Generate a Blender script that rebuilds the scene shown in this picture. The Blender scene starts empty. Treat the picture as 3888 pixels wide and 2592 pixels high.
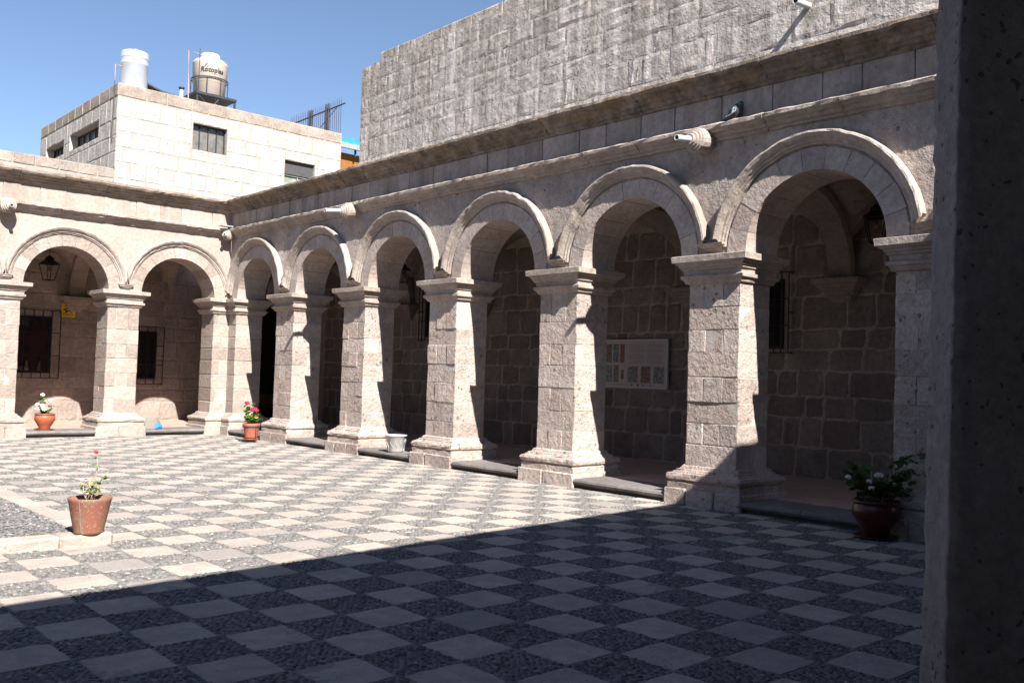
import bpy, math, random
from mathutils import Vector, Matrix, noise
R = random.Random(7)
scene = bpy.context.scene
COL = scene.collection
rad = math.radians

# ------------------------------------------------------------------ camera
YAW, PITCH, ROLL = rad(42.189), rad(2.146), rad(1.761)
FPX = 3511.5
cam_d = bpy.data.cameras.new('camera'); cam = bpy.data.objects.new('camera', cam_d); COL.objects.link(cam)
fw = Vector((math.sin(YAW)*math.cos(PITCH), math.cos(YAW)*math.cos(PITCH), math.sin(PITCH)))
rt = Vector((math.cos(YAW), -math.sin(YAW), 0)); up = rt.cross(fw)
rt2 = rt*math.cos(ROLL)+up*math.sin(ROLL); up2 = -rt*math.sin(ROLL)+up*math.cos(ROLL)
CAM = Vector((-10.284, -21.978, 1.65))
m = Matrix((rt2, up2, -fw)).transposed().to_4x4(); m.translation = CAM
cam.matrix_world = m
cam_d.sensor_width = 36.0; cam_d.lens = FPX/3888*36.0
cam_d.clip_start = 0.05; cam_d.clip_end = 2000
scene.camera = cam

# ------------------------------------------------------------------ light
SUN_AZ, SUN_EL = 15.2, 43.0
trav = Vector((math.sin(rad(SUN_AZ))*math.cos(rad(SUN_EL)), math.cos(rad(SUN_AZ))*math.cos(rad(SUN_EL)), -math.sin(rad(SUN_EL))))
sd = bpy.data.lights.new('sun', 'SUN'); sd.energy = 5.0; sd.angle = rad(0.5); sd.color = (1.0, 0.958, 0.912)
so = bpy.data.objects.new('sun', sd); COL.objects.link(so)
so.rotation_euler = trav.to_track_quat('-Z', 'Y').to_euler(); so.location = (0, 0, 30)
world = bpy.data.worlds.new('World'); scene.world = world; world.use_nodes = True
wn = world.node_tree.nodes; wl = world.node_tree.links
bg = wn['Background']; sky = wn.new('ShaderNodeTexSky'); sky.sky_type = 'NISHITA'; sky.sun_disc = False
sky.sun_elevation = rad(SUN_EL); sky.sun_rotation = rad(180+SUN_AZ); sky.altitude = 2300; sky.air_density = 1.0; sky.dust_density = 0.3; sky.ozone_density = 1.1
wl.new(sky.outputs[0], bg.inputs[0]); bg.inputs[1].default_value = 0.062
scene.view_settings.view_transform = 'Standard'; scene.view_settings.look = 'None'
scene.view_settings.exposure = 1.5; scene.view_settings.gamma = 1; scene.view_settings.use_curve_mapping = False
scene.cycles.max_bounces = 6; scene.cycles.diffuse_bounces = 3

# ------------------------------------------------------------------ materials
class NT:
    def __init__(s, name):
        s.m = bpy.data.materials.new(name); s.m.use_nodes = True
        s.t = s.m.node_tree; s.b = s.t.nodes['Principled BSDF']; s.pos = None
        s.b.inputs['Roughness'].default_value = 0.9
        s.b.inputs['Specular IOR Level'].default_value = 0.2
    def n(s, kind, **kw):
        x = s.t.nodes.new(kind)
        for k, v in kw.items():
            if hasattr(x, k): setattr(x, k, v)
            else: x.inputs[k.replace('_', ' ')].default_value = v
        return x
    def l(s, a, b): s.t.links.new(a, b)
    def P(s):
        if s.pos is None: s.pos = s.n('ShaderNodeNewGeometry').outputs['Position']
        return s.pos
    def mapped(s, sx, sy, sz):
        v = s.n('ShaderNodeVectorMath', operation='MULTIPLY'); s.l(s.P(), v.inputs[0]); v.inputs[1].default_value = (sx, sy, sz); return v.outputs[0]
    def noise(s, scale, detail=4, rough=.55, vec=None):
        x = s.n('ShaderNodeTexNoise'); x.inputs['Scale'].default_value = scale; x.inputs['Detail'].default_value = detail; x.inputs['Roughness'].default_value = rough
        s.l(vec if vec else s.P(), x.inputs['Vector']); return x.outputs['Fac']
    def vor(s, scale, vec=None, feat='F1'):
        x = s.n('ShaderNodeTexVoronoi', feature=feat); x.inputs['Scale'].default_value = scale; s.l(vec if vec else s.P(), x.inputs['Vector']); return x.outputs['Distance']
    def rng(s, f, a, b, c=0., d=1.):
        x = s.n('ShaderNodeMapRange'); s.l(f, x.inputs[0]); x.inputs[1].default_value = a; x.inputs[2].default_value = b; x.inputs[3].default_value = c; x.inputs[4].default_value = d; return x.outputs[0]
    def math(s, op, a, b=None):
        x = s.n('ShaderNodeMath', operation=op)
        for i, v in enumerate((a, b)):
            if v is None: continue
            if isinstance(v, (int, float)): x.inputs[i].default_value = v
            else: s.l(v, x.inputs[i])
        return x.outputs[0]
    def mix(s, f, a, b, mode='MIX'):
        x = s.n('ShaderNodeMix', data_type='RGBA', blend_type=mode)
        if isinstance(f, (int, float)): x.inputs[0].default_value = f
        else: s.l(f, x.inputs[0])
        for i, v in ((6, a), (7, b)):
            if isinstance(v, tuple): x.inputs[i].default_value = (*v, 1)
            else: s.l(v, x.inputs[i])
        return x.outputs[2]
    def bump(s, h, strength, dist):
        x = s.n('ShaderNodeBump'); x.inputs['Strength'].default_value = strength; x.inputs['Distance'].default_value = dist; s.l(h, x.inputs['Height'])
        s.l(x.outputs[0], s.b.inputs['Normal'])
    def out(s, c):
        if isinstance(c, tuple): s.b.inputs['Base Color'].default_value = (*c, 1)
        else: s.l(c, s.b.inputs['Base Color'])
        return s.m

def grey(c, k=.12):
    g = sum(c)/3; return (c[0]*(1-k)+g*k*1.0, c[1]*(1-k)+g*k*1.0, c[2]*(1-k)+g*k*1.02)
def stone(name, light, dark, blk=.25, bumpd=.02, bs=.8, pores=.5, pore_scale=16, streak=0., tint=(.42, .30, .24), rough_sc=14, lichen=0., zstain=None, drip=0., mott=.28, big=0., gate_r=(.35, .75)):
    light, dark, tint = grey(light), grey(dark), grey(tint)
    t = NT(name)
    c = t.mix(t.rng(t.noise(1.7, 5), .3, .7), light, dark)
    oi = t.n('ShaderNodeObjectInfo').outputs['Random']
    c = t.mix(t.math('MULTIPLY', t.rng(oi, 0, 1), blk*1.6), c, tint)
    v2 = t.math('FRACT', t.math('MULTIPLY', oi, 7.31))
    hs = t.n('ShaderNodeHueSaturation'); t.l(c, hs.inputs['Color']); t.l(t.rng(v2, 0, 1, 1-blk*.8, 1+blk*.6), hs.inputs['Value']); c = hs.outputs[0]
    fine = t.noise(55, 3, .7); c = t.mix(.34, c, t.mix(fine, (.12, .1, .09), (.9, .85, .8)), 'OVERLAY')
    md = t.noise(rough_sc*.9, 6, .75); hv = t.n('ShaderNodeHueSaturation'); t.l(c, hv.inputs['Color']); t.l(t.rng(md, .3, .72, 1-mott, 1+mott*.7), hv.inputs['Value']); c = hv.outputs[0]
    # pores (dark pumice holes)
    jit = t.n('ShaderNodeVectorMath', operation='ADD'); t.l(t.P(), jit.inputs[0])
    nv = t.n('ShaderNodeTexNoise'); nv.inputs['Scale'].default_value = 20; t.l(t.P(), nv.inputs['Vector'])
    sc = t.n('ShaderNodeVectorMath', operation='SCALE'); t.l(nv.outputs['Color'], sc.inputs[0]); sc.inputs['Scale'].default_value = .05; t.l(sc.outputs[0], jit.inputs[1])
    pd = t.vor(pore_scale, jit.outputs[0]); gate = t.noise(3.1, 2)
    thr = t.rng(gate, gate_r[0], gate_r[1], .02, .32*pores)
    hole = t.math('LESS_THAN', pd, thr)
    hole2 = t.math('LESS_THAN', t.vor(pore_scale*3.1, jit.outputs[0]), t.rng(gate, .3, .8, .05, .30*pores))
    h = t.math('MAXIMUM', hole, t.math('MULTIPLY', hole2, .6))
    if big: h = t.math('MAXIMUM', h, t.math('LESS_THAN', t.vor(6.5, jit.outputs[0]), t.rng(t.noise(1.6, 2), .3, .65, .03, big)))
    c = t.mix(t.math('MULTIPLY', h, .74), c, tuple(x*.33 for x in dark))
    if streak:
        sn = t.noise(1.0, 5, .65, t.mapped(3.2, 3.2, .35)); sf = t.rng(sn, .46, .66, 0, streak)
        c = t.mix(sf, c, (.14, .115, .10))
    if drip:
        dn = t.noise(1.0, 5, .6, t.mapped(5.5, 5.5, .28)); c = t.mix(t.rng(dn, .50, .64, 0, drip), c, (.60, .54, .50))
    if lichen:
        c = t.mix(t.rng(t.noise(4.5, 6, .7), .42, .62, 0, lichen), c, (.085, .072, .058))
        c = t.mix(t.rng(t.noise(2.3, 4, .6, t.mapped(1, 1, 3)), .5, .7, 0, lichen*.7), c, (.27, .17, .09))
    if zstain:
        z = t.n('ShaderNodeSeparateXYZ'); t.l(t.P(), z.inputs[0])
        zf = t.rng(z.outputs[2], zstain[0], zstain[1], 0, 1)
        zf = t.math('MULTIPLY', zf, t.rng(t.noise(1.4, 5, .7, t.mapped(2.6, 2.6, .5)), .38, .66, 0, zstain[2]))
        c = t.mix(zf, c, (.11, .09, .075))
    hgt = t.math('ADD', t.noise(rough_sc, 5, .62), t.math('MULTIPLY', t.noise(rough_sc*4.3, 3, .6), .35))
    hgt = t.math('SUBTRACT', hgt, t.math('MULTIPLY', h, .55))
    t.bump(hgt, bs, bumpd)
    return t.out(c)

def plain(name, col, rough=.6, metal=0., var=.12, sc=12, spec=.3, bd=.0):
    t = NT(name); t.b.inputs['Roughness'].default_value = rough; t.b.inputs['Metallic'].default_value = metal; t.b.inputs['Specular IOR Level'].default_value = spec
    nf = t.rng(t.noise(sc, 4), .36, .64); c = t.mix(nf, tuple(x*(1-var) for x in col), tuple(min(1, x*(1+var)) for x in col))
    if bd: t.bump(nf, .6, bd)
    return t.out(c)

M = {}
M['rough'] = stone('rough_ashlar', (.53, .455, .405), (.38, .32, .28), big=.2, blk=.22, bumpd=.05, bs=.9, pores=.85, pore_scale=13, rough_sc=13)
M['shaft'] = stone('dressed_ashlar', (.46, .395, .35), (.36, .30, .26), blk=.22, bumpd=.018, bs=.7, pores=.5, pore_scale=15, rough_sc=16)
M['back'] = stone('pale_ashlar', (.42, .36, .315), (.31, .26, .22), blk=.26, bumpd=.028, bs=.9, pores=.4, pore_scale=14, tint=(.33, .25, .20))
M['mortar'] = stone('pale_mortar', (.47, .42, .38), (.39, .345, .31), blk=.05, bumpd=.015, bs=.7, pores=.15)
M['wall'] = stone('arcade_wall_stone', big=.2, light=(.46, .395, .35), dark=(.30, .25, .22), blk=.1, bumpd=.035, bs=.9, pores=.65, streak=.3, rough_sc=11)
M['wallb'] = stone('arcade_wall_pale', (.42, .36, .315), (.34, .28, .235), blk=.1, bumpd=.014, bs=.7, pores=.35, streak=.12)
M['voussoir'] = stone('arch_stone', (.46, .40, .36), (.33, .28, .245), blk=.14, bumpd=.018, bs=.8, pores=.55)
M['frieze'] = stone('frieze_stone', (.41, .35, .315), (.28, .235, .21), blk=.14, bumpd=.014, bs=.7, pores=.5, streak=.6)
M['friezeb'] = stone('frieze_stone_pale', (.40, .335, .29), (.33, .27, .225), blk=.12, bumpd=.01, bs=.6, pores=.3, streak=.25, tint=(.34, .27, .22))
M['cornice'] = stone('weathered_cornice', (.31, .25, .205), (.19, .15, .12), blk=.15, bumpd=.025, bs=1., pores=.4, lichen=.85, streak=.3)
M['corniceb'] = stone('weathered_cornice_pale', (.36, .30, .25), (.27, .21, .17), blk=.15, bumpd=.02, bs=.9, pores=.4, lichen=.5, streak=.25)
M['mould'] = stone('moulding_stone', (.45, .395, .345), (.31, .26, .22), blk=.12, bumpd=.018, bs=.85, pores=.5, streak=.25, lichen=.15)
M['mouldb'] = stone('moulding_stone_pale', (.42, .365, .32), (.33, .275, .235), blk=.1, bumpd=.015, bs=.75, pores=.35, lichen=.05)
M['church'] = stone('church_ashlar', (.54, .48, .435), (.40, .35, .31), big=.22, blk=.07, bumpd=.028, bs=1., pores=.95, pore_scale=8, streak=.4, rough_sc=8, zstain=(7.0, 10.2, .8), drip=.7, tint=(.38, .30, .25))
M['churchm'] = stone('church_mortar', (.47, .42, .385), (.37, .325, .295), blk=.05, bumpd=.04, bs=.9, pores=.3, streak=.4, drip=.7)
M['house'] = stone('house_ashlar', (.46, .42, .385), (.37, .33, .30), blk=.10, bumpd=.02, bs=.85, pores=.65, pore_scale=11, tint=(.40, .34, .29))
M['housetop'] = stone('house_parapet_stone', (.37, .31, .26), (.28, .23, .19), blk=.12, bumpd=.02, bs=.8, pores=.5, pore_scale=11, lichen=.3, tint=(.34, .27, .22))
M['housem'] = stone('house_mortar', (.36, .30, .26), (.32, .265, .23), blk=.04, bumpd=.01, bs=.5, pores=.1)
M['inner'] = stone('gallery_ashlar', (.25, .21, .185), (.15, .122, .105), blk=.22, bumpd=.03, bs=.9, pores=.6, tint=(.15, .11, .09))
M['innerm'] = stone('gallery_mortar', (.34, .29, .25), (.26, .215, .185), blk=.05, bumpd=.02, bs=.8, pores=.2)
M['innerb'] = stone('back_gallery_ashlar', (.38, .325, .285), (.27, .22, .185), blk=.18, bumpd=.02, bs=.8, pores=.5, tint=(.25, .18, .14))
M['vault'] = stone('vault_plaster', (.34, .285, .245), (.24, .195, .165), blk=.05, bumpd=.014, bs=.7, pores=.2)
M['vault_shaded'] = stone('shade_tinted_vault_plaster', (.25, .205, .175), (.17, .135, .115), blk=.05, bumpd=.014, bs=.7, pores=.2)  # vault plaster with the right gallery's gloom put into its colour
M['step'] = stone('dark_step_stone', (.19, .175, .17), (.13, .118, .115), blk=.12, bumpd=.006, bs=.6, pores=.3, tint=(.15, .14, .135))
M['fg'] = stone('foreground_pillar_stone', (.34, .31, .295), (.21, .19, .18), blk=.05, bumpd=.008, bs=.7, pores=.75, pore_scale=34, rough_sc=30, mott=.25, gate_r=(.30, .68))
M['kerb'] = stone('kerb_stone', (.42, .365, .32), (.33, .28, .24), blk=.1, bumpd=.02, bs=.8, pores=.6, pore_scale=20)

CELL = .43; GX, GY = -5.97, -17.82
def tile_mat():
    t = NT('paving_tile')
    v = t.n('ShaderNodeVectorMath', operation='ADD'); t.l(t.P(), v.inputs[0]); v.inputs[1].default_value = (-GX, -GY, 0)
    v2 = t.n('ShaderNodeVectorMath', operation='MULTIPLY'); t.l(v.outputs[0], v2.inputs[0]); v2.inputs[1].default_value = (1/CELL, 1/CELL, 0)
    v3 = t.n('ShaderNodeVectorMath', operation='FLOOR'); t.l(v2.outputs[0], v3.inputs[0])
    w = t.n('ShaderNodeTexWhiteNoise'); t.l(v3.outputs[0], w.inputs['Vector'])
    c = t.mix(t.rng(w.outputs['Value'], .0, 1.), (.47, .405, .35), (.38, .33, .29))
    c = t.mix(t.rng(t.noise(2.6, 6, .7), .42, .62, 0, .4), c, (.27, .24, .22))
    c = t.mix(t.rng(t.noise(17, 5, .75), .5, .68, 0, .4), c, (.52, .46, .41))
    c = t.mix(t.rng(w.outputs['Value'], .80, .84, 0, .7), c, (.25, .235, .23))
    c = t.mix(t.rng(t.noise(7, 5), .35, .75, 0, .55), c, (.24, .205, .18))
    c = t.mix(t.rng(t.noise(.55, 3), .5, .72, 0, .45), c, (.22, .205, .195))
    jd = t.vor(26); g = t.noise(5, 3); hole = t.math('LESS_THAN', jd, t.rng(g, .3, .72, .0, .30))
    c = t.mix(t.math('MULTIPLY', hole, .6), c, (.13, .115, .10))
    f = t.noise(90, 3, .7); c = t.mix(.25, c, t.mix(f, (.15, .13, .12), (.85, .82, .8)), 'OVERLAY')
    t.bump(t.math('SUBTRACT', t.noise(30, 5, .65), t.math('MULTIPLY', hole, .5)), .85, .022)
    return t.out(c)
M['tile'] = tile_mat()
def pebble_mat():
    t = NT('river_pebbles'); t.b.inputs['Roughness'].default_value = .75
    ri = t.n('ShaderNodeNewGeometry').outputs['Random Per Island']
    c = t.mix(ri, (.065, .064, .062), (.185, .176, .168))
    c = t.mix(t.rng(ri, .93, .96), c, (.30, .27, .25))
    c = t.mix(t.rng(t.noise(40, 3), .45, .7, 0, .3), c, (.20, .185, .17))
    t.bump(t.noise(60, 3), .3, .004)
    return t.out(c)
M['pebble'] = pebble_mat()
M['bed'] = stone('pebble_bed_mortar', (.24, .22, .20), (.15, .137, .126), blk=.02, bumpd=.02, bs=.8, pores=.3, pore_scale=30)
def floor_mat():
    t = NT('terracotta_floor')
    b = t.n('ShaderNodeTexBrick'); b.inputs['Scale'].default_value = 4.2; b.inputs['Mortar Size'].default_value = .012
    b.inputs['Color1'].default_value = (.36, .21, .16, 1); b.inputs['Color2'].default_value = (.43, .27, .21, 1); b.inputs['Mortar'].default_value = (.36, .30, .26, 1)
    t.l(t.P(), b.inputs['Vector'])
    c = t.mix(t.rng(t.noise(3, 4), .35, .7, 0, .5), b.outputs[0], (.46, .35, .29))
    t.bump(b.outputs['Fac'], -.4, .01); return t.out(c)
M['floor'] = floor_mat()
def pot_mat(name, col, worn):
    t = NT(name); t.b.inputs['Roughness'].default_value = .7 if worn else .42; t.b.inputs['Specular IOR Level'].default_value = .3
    c = t.mix(t.rng(t.noise(9, 4), .3, .7), col, tuple(x*.72 for x in col))
    if worn:
        c = t.mix(t.rng(t.noise(9, 5, .75), .44, .58, 0, .9), c, (.20, .125, .075))
        c = t.mix(t.rng(t.noise(38, 4, .8), .60, .66, 0, .8), c, (.55, .47, .40))
        t.bump(t.noise(30, 4), .5, .006)
    else:
        c = t.mix(t.rng(t.noise(2.2, 3, .5, t.mapped(14, 14, .8)), .56, .62, 0, .5), c, (.42, .08, .03))
    return t.out(c)
M['pot_worn'] = pot_mat('worn_terracotta', (.25, .085, .058), True)
M['crackfill'] = plain('grey_crack_filler', (.22, .18, .155), .9)
M['pot'] = pot_mat('orange_terracotta', (.36, .105, .05), False)
M['pot2'] = plain('clay_red', (.29, .09, .058), .65)
M['pot_dark'] = plain('glazed_dark_red', (.055, .008, .005), .3, spec=.5)
M['soil'] = plain('soil', (.05, .035, .025), .95, bd=.02, sc=60)
def leaf_mat(name, a, b, yel=.1):
    t = NT(name); t.b.inputs['Roughness'].default_value = .55; t.b.inputs['Specular IOR Level'].default_value = .35
    oi = t.n('ShaderNodeObjectInfo').outputs['Random']
    c = t.mix(oi, a, b); c = t.mix(t.rng(oi, 1-yel, 1-yel*.6, 0, .8), c, (.45, .33, .06))
    c = t.mix(t.rng(t.noise(70, 3), .4, .7, 0, .35), c, tuple(x*1.7 for x in b))
    tr = t.n('ShaderNodeBsdfTranslucent'); t.l(c, tr.inputs[0]); mx = t.n('ShaderNodeMixShader'); mx.inputs[0].default_value = .3
    o = t.t.nodes['Material Output']; t.out(c); t.l(t.b.outputs[0], mx.inputs[1]); t.l(tr.outputs[0], mx.inputs[2]); t.l(mx.outputs[0], o.inputs[0]); return t.m
M['leaf'] = leaf_mat('geranium_leaf', (.06, .13, .02), (.13, .24, .045), .12)
M['leaf_dull'] = leaf_mat('dry_geranium_leaf', (.08, .12, .03), (.20, .24, .08), .35)
M['leaf_dark'] = leaf_mat('dark_geranium_leaf', (.03, .08, .012), (.06, .12, .022), .03)
M['stem'] = plain('green_brown_stem', (.20, .17, .09), .8, bd=.003, sc=60)
M['stem_pale'] = plain('pale_woody_stem', (.36, .29, .21), .85, bd=.003, sc=60)
M['red'] = plain('red_petals', (.72, .02, .07), .6, var=.25, sc=60)
M['white'] = plain('white_petals', (.82, .80, .80), .6, var=.05, sc=60)
M['galv'] = plain('galvanised_steel', (.56, .59, .63), .42, .5, .06, 3, .6)
M['cream'] = plain('cream_plastic', (.50, .42, .36), .5, 0, .03, 4)
M['black'] = plain('black_iron', (.014, .014, .015), .55, .3, .2)
M['steel'] = plain('dark_painted_steel', (.03, .035, .04), .6)
M['rust'] = plain('rusty_rail_paint', (.055, .05, .06), .7)
M['pink'] = plain('pinkish_water_pipe', (.38, .25, .23), .5)
M['pvc'] = plain('grey_pvc', (.45, .47, .44), .45)
M['hole'] = plain('bore_shade', (.01, .01, .01), .9)  # near-black disc colour standing in for the shade inside a pipe
M['ink'] = plain('black_print', (.02, .02, .025), .6)
M['gink'] = plain('grey_print', (.03, .04, .04), .6)
M['yellow'] = plain('yellow_sign_enamel', (.75, .50, .03), .45, var=.05)
M['tarp'] = plain('blue_tarpaulin', (.025, .19, .72), .5, var=.2, sc=5)
M['orange'] = None
t = NT('orange_corrugated_wall'); sn = t.noise(1, 4, .6, t.mapped(9, 9, .25)); M['orange'] = t.out(t.mix(t.rng(sn, .35, .65), (.17, .072, .014), (.26, .12, .028)))
M['gutter'] = plain('grey_gutter', (.25, .255, .25), .6)
M['dark'] = plain('unlit_room', (.012, .011, .010), .9)
M['wood'] = plain('old_brown_wood', (.13, .055, .03), .6, bd=.004, sc=30)
M['cloth'] = plain('grey_cloth', (.19, .17, .145), .95, bd=.004, sc=90)
M['bluecloth'] = plain('blue_cloth', (.03, .17, .62), .8)
M['slate'] = plain('dark_roof_slab', (.06, .06, .06), .8)
M['whitepaint'] = plain('white_board', (.42, .40, .385), .5, var=.04)
M['paper'] = plain('board_face', (.32, .285, .285), .28, var=.05, spec=.5)
M['photo1'] = plain('printed_picture_dark', (.10, .06, .06), .35, var=.9, sc=22, spec=.5)
M['photo2'] = plain('printed_picture_blue', (.10, .11, .13), .35, var=.95, sc=26, spec=.5)
M['photo3'] = plain('printed_picture_red', (.13, .015, .015), .35, var=.8, sc=24, spec=.5)
M['textgrey'] = plain('small_print_block', (.20, .18, .19), .35, var=.3, sc=160, spec=.5)
M['dirtyglass'] = None
def glass(name, col, rough=.12):
    t = NT(name); t.b.inputs['Roughness'].default_value = rough; t.b.inputs['Specular IOR Level'].default_value = .7
    c = t.mix(t.rng(t.noise(5, 4), .3, .7), col, tuple(x*.45 for x in col)); return t.out(c)
M['dirtyglass'] = glass('dusty_glass', (.17, .165, .15), .3)
M['darkglass'] = glass('dark_glass', (.02, .018, .018), .08)
M['greenblind'] = glass('green_slatted_glass', (.32, .36, .29), .3)
M['redcloth'] = plain('red_drapery', (.018, .004, .004), .8, var=.6, sc=6)
M['doll'] = plain('painted_figure', (.10, .07, .05), .6, var=.5, sc=30)
def pigeon_mat(): return plain('slate_grey_feathers', (.045, .05, .06), .6, var=.5, sc=45)
M['pigeon'] = pigeon_mat()
M['pigeonw'] = plain('pale_wing_patch', (.30, .33, .34), .6, var=.5, sc=60)
M['green_neck'] = plain('iridescent_neck', (.03, .09, .09), .35, spec=.6)
M['clearglass'] = glass('lantern_glass', (.10, .09, .075), .15)

# ------------------------------------------------------------------ mesh helpers
def mesh(name, vs, fs, mat, smooth=False):
    me = bpy.data.meshes.new(name); me.from_pydata([tuple(v) for v in vs], [], fs)
    if isinstance(mat, str): me.materials.append(M[mat])
    else: me.materials.append(mat)
    if smooth: me.polygons.foreach_set('use_smooth', [True]*len(me.polygons))
    me.update(); return me
def put(name, me, parent=None, loc=None, rot=None, scale=None):
    o = bpy.data.objects.new(name, me); COL.objects.link(o)
    if parent: o.parent = parent
    if loc: o.location = loc
    if rot: o.rotation_euler = rot
    if scale: o.scale = scale
    return o
def ob(name, vs, fs, mat, parent=None, smooth=False, **k): return put(name, mesh(name, vs, fs, mat, smooth), parent, **k)
def thing(name, label, cat, loc=(0, 0, 0), rotz=0, group=None):
    o = put(name, None, loc=loc, rot=(0, 0, rotz)); o['label'] = label; o['category'] = cat
    if group: o['group'] = group
    return o
def tag(o, label, cat, group=None):
    o['label'] = label; o['category'] = cat
    if group: o['group'] = group
    return o

class MB:
    def __init__(s): s.v = []; s.f = []
    def add(s, vs, fs):
        n = len(s.v); s.v += [tuple(v) for v in vs]; s.f += [tuple(i+n for i in f) for f in fs]; return s
    def box(s, a, b):
        (x0, y0, z0), (x1, y1, z1) = a, b
        vs = [(x0, y0, z0), (x1, y0, z0), (x1, y1, z0), (x0, y1, z0), (x0, y0, z1), (x1, y0, z1), (x1, y1, z1), (x0, y1, z1)]
        return s.add(vs, [(3, 2, 1, 0), (4, 5, 6, 7), (0, 1, 5, 4), (1, 2, 6, 5), (2, 3, 7, 6), (3, 0, 4, 7)])
    def tube(s, pts, r, n=8, caps=True):
        pts = [Vector(p) for p in pts]; rs = r if isinstance(r, (list, tuple)) else [r]*len(pts)
        vs = []; fs = []; ref = None
        for i, p in enumerate(pts):
            d = (pts[min(i+1, len(pts)-1)]-pts[max(i-1, 0)]).normalized()
            if ref is None: ref = Vector((0, 0, 1)) if abs(d.z) < .9 else Vector((1, 0, 0))
            a = d.cross(ref).normalized(); b = d.cross(a).normalized()
            for k in range(n):
                t = 2*math.pi*k/n; vs.append(p+(a*math.cos(t)+b*math.sin(t))*rs[i])
        for i in range(len(pts)-1):
            for k in range(n):
                fs.append((i*n+k, i*n+(k+1) % n, (i+1)*n+(k+1) % n, (i+1)*n+k))
        if caps: fs.append(tuple(range(n))[::-1]); fs.append(tuple((len(pts)-1)*n+k for k in range(n)))
        return s.add(vs, fs)
    def lathe(s, prof, n=28, c=(0, 0), jit=0):
        vs = []; fs = []
        for i, (r, z) in enumerate(prof):
            for k in range(n):
                t = 2*math.pi*k/n; rr = r*(1+(R.uniform(-jit, jit) if jit else 0)); vs.append((c[0]+rr*math.cos(t), c[1]+rr*math.sin(t), z))
        for i in range(len(prof)-1):
            for k in range(n): fs.append((i*n+k, i*n+(k+1) % n, (i+1)*n+(k+1) % n, (i+1)*n+k))
        return s.add(vs, fs)
    def ob(s, name, mat, parent=None, smooth=False, **k): return ob(name, s.v, s.f, mat, parent, smooth, **k)

def rbox(a, b, bev=.014, j=.004):
    """bevelled, slightly uneven stone: 24 vertices, 44 triangles"""
    lo = [min(a[i], b[i]) for i in range(3)]; hi = [max(a[i], b[i]) for i in range(3)]
    bev = min(bev, min(hi[i]-lo[i] for i in range(3))*.3)
    vs = []; idx = {}
    for sx in (0, 1):
        for sy in (0, 1):
            for sz in (0, 1):
                s = (sx, sy, sz); base = [hi[i] if s[i] else lo[i] for i in range(3)]
                for ax in range(3):
                    p = list(base)
                    for i in range(3):
                        if i != ax: p[i] += (-1 if s[i] else 1)*bev*R.uniform(.6, 1.5)
                        p[i] += R.uniform(-j, j)
                    idx[(s, ax)] = len(vs); vs.append(tuple(p))
    fs = []
    for ax in range(3):
        o = [i for i in range(3) if i != ax]
        for sd_ in (0, 1):
            q = []
            for (u, v) in ((0, 0), (1, 0), (1, 1), (0, 1)):
                s = [0, 0, 0]; s[ax] = sd_; s[o[0]] = u; s[o[1]] = v; q.append(idx[(tuple(s), ax)])
            fs.append(q)
    for ax in range(3):
        o = [i for i in range(3) if i != ax]
        for u in (0, 1):
            for v in (0, 1):
                s0 = [0, 0, 0]; s0[o[0]] = u; s0[o[1]] = v; s1 = list(s0); s1[ax] = 1
                s0 = tuple(s0); s1 = tuple(s1); fs.append([idx[(s0, o[0])], idx[(s1, o[0])], idx[(s1, o[1])], idx[(s0, o[1])]])
    for s in [(x, y, z) for x in (0, 1) for y in (0, 1) for z in (0, 1)]:
        fs.append([idx[(s, 0)], idx[(s, 1)], idx[(s, 2)]])
    c = Vector([(lo[i]+hi[i])/2 for i in range(3)])
    out = []
    for f in fs:
        p = [Vector(vs[i]) for i in f]; nrm = (p[1]-p[0]).cross(p[2]-p[0]); cc = sum(p, Vector())/len(p)
        out.append(tuple(f) if nrm.dot(cc-c) > 0 else tuple(f[::-1]))
    return vs, out

def poly_off(poly, d):
    n = len(poly); out = []
    for i in range(n):
        p0, p1, p2 = Vector(poly[i-1]), Vector(poly[i]), Vector(poly[(i+1) % n])
        e1 = (p1-p0).normalized(); e2 = (p2-p1).normalized()
        n1 = Vector((e1.y, -e1.x)); n2 = Vector((e2.y, -e2.x))
        out.append(p1+(n1+n2)*(d/(1+n1.dot(n2))))
    return out
def loft(poly, prof, sub=.14, j=.004):
    """moulding wrapped round a counter-clockwise footprint; prof = [(z, overhang)]"""
    rings = []
    cnt = [max(1, int((Vector(poly[(i+1) % len(poly)])-Vector(poly[i])).length/sub)) for i in range(len(poly))]
    for z, o in prof:
        pp = poly_off(poly, o); ring = []
        for i in range(len(pp)):
            a, b = pp[i], pp[(i+1) % len(pp)]
            for k in range(cnt[i]):
                q = a.lerp(b, k/cnt[i]); jj = j if k else j*1.6
                ring.append((q.x+R.uniform(-jj, jj), q.y+R.uniform(-jj, jj), z+R.uniform(-j, j)*.5))
        rings.append(ring)
    n = len(rings[0]); vs = [v for r in rings for v in r]; fs = []
    for i in range(len(rings)-1):
        for k in range(n): fs.append((i*n+k, i*n+(k+1) % n, (i+1)*n+(k+1) % n, (i+1)*n+k))
    fs.append(tuple(range(n))[::-1]); fs.append(tuple((len(rings)-1)*n+k for k in range(n)))
    return vs, fs
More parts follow.
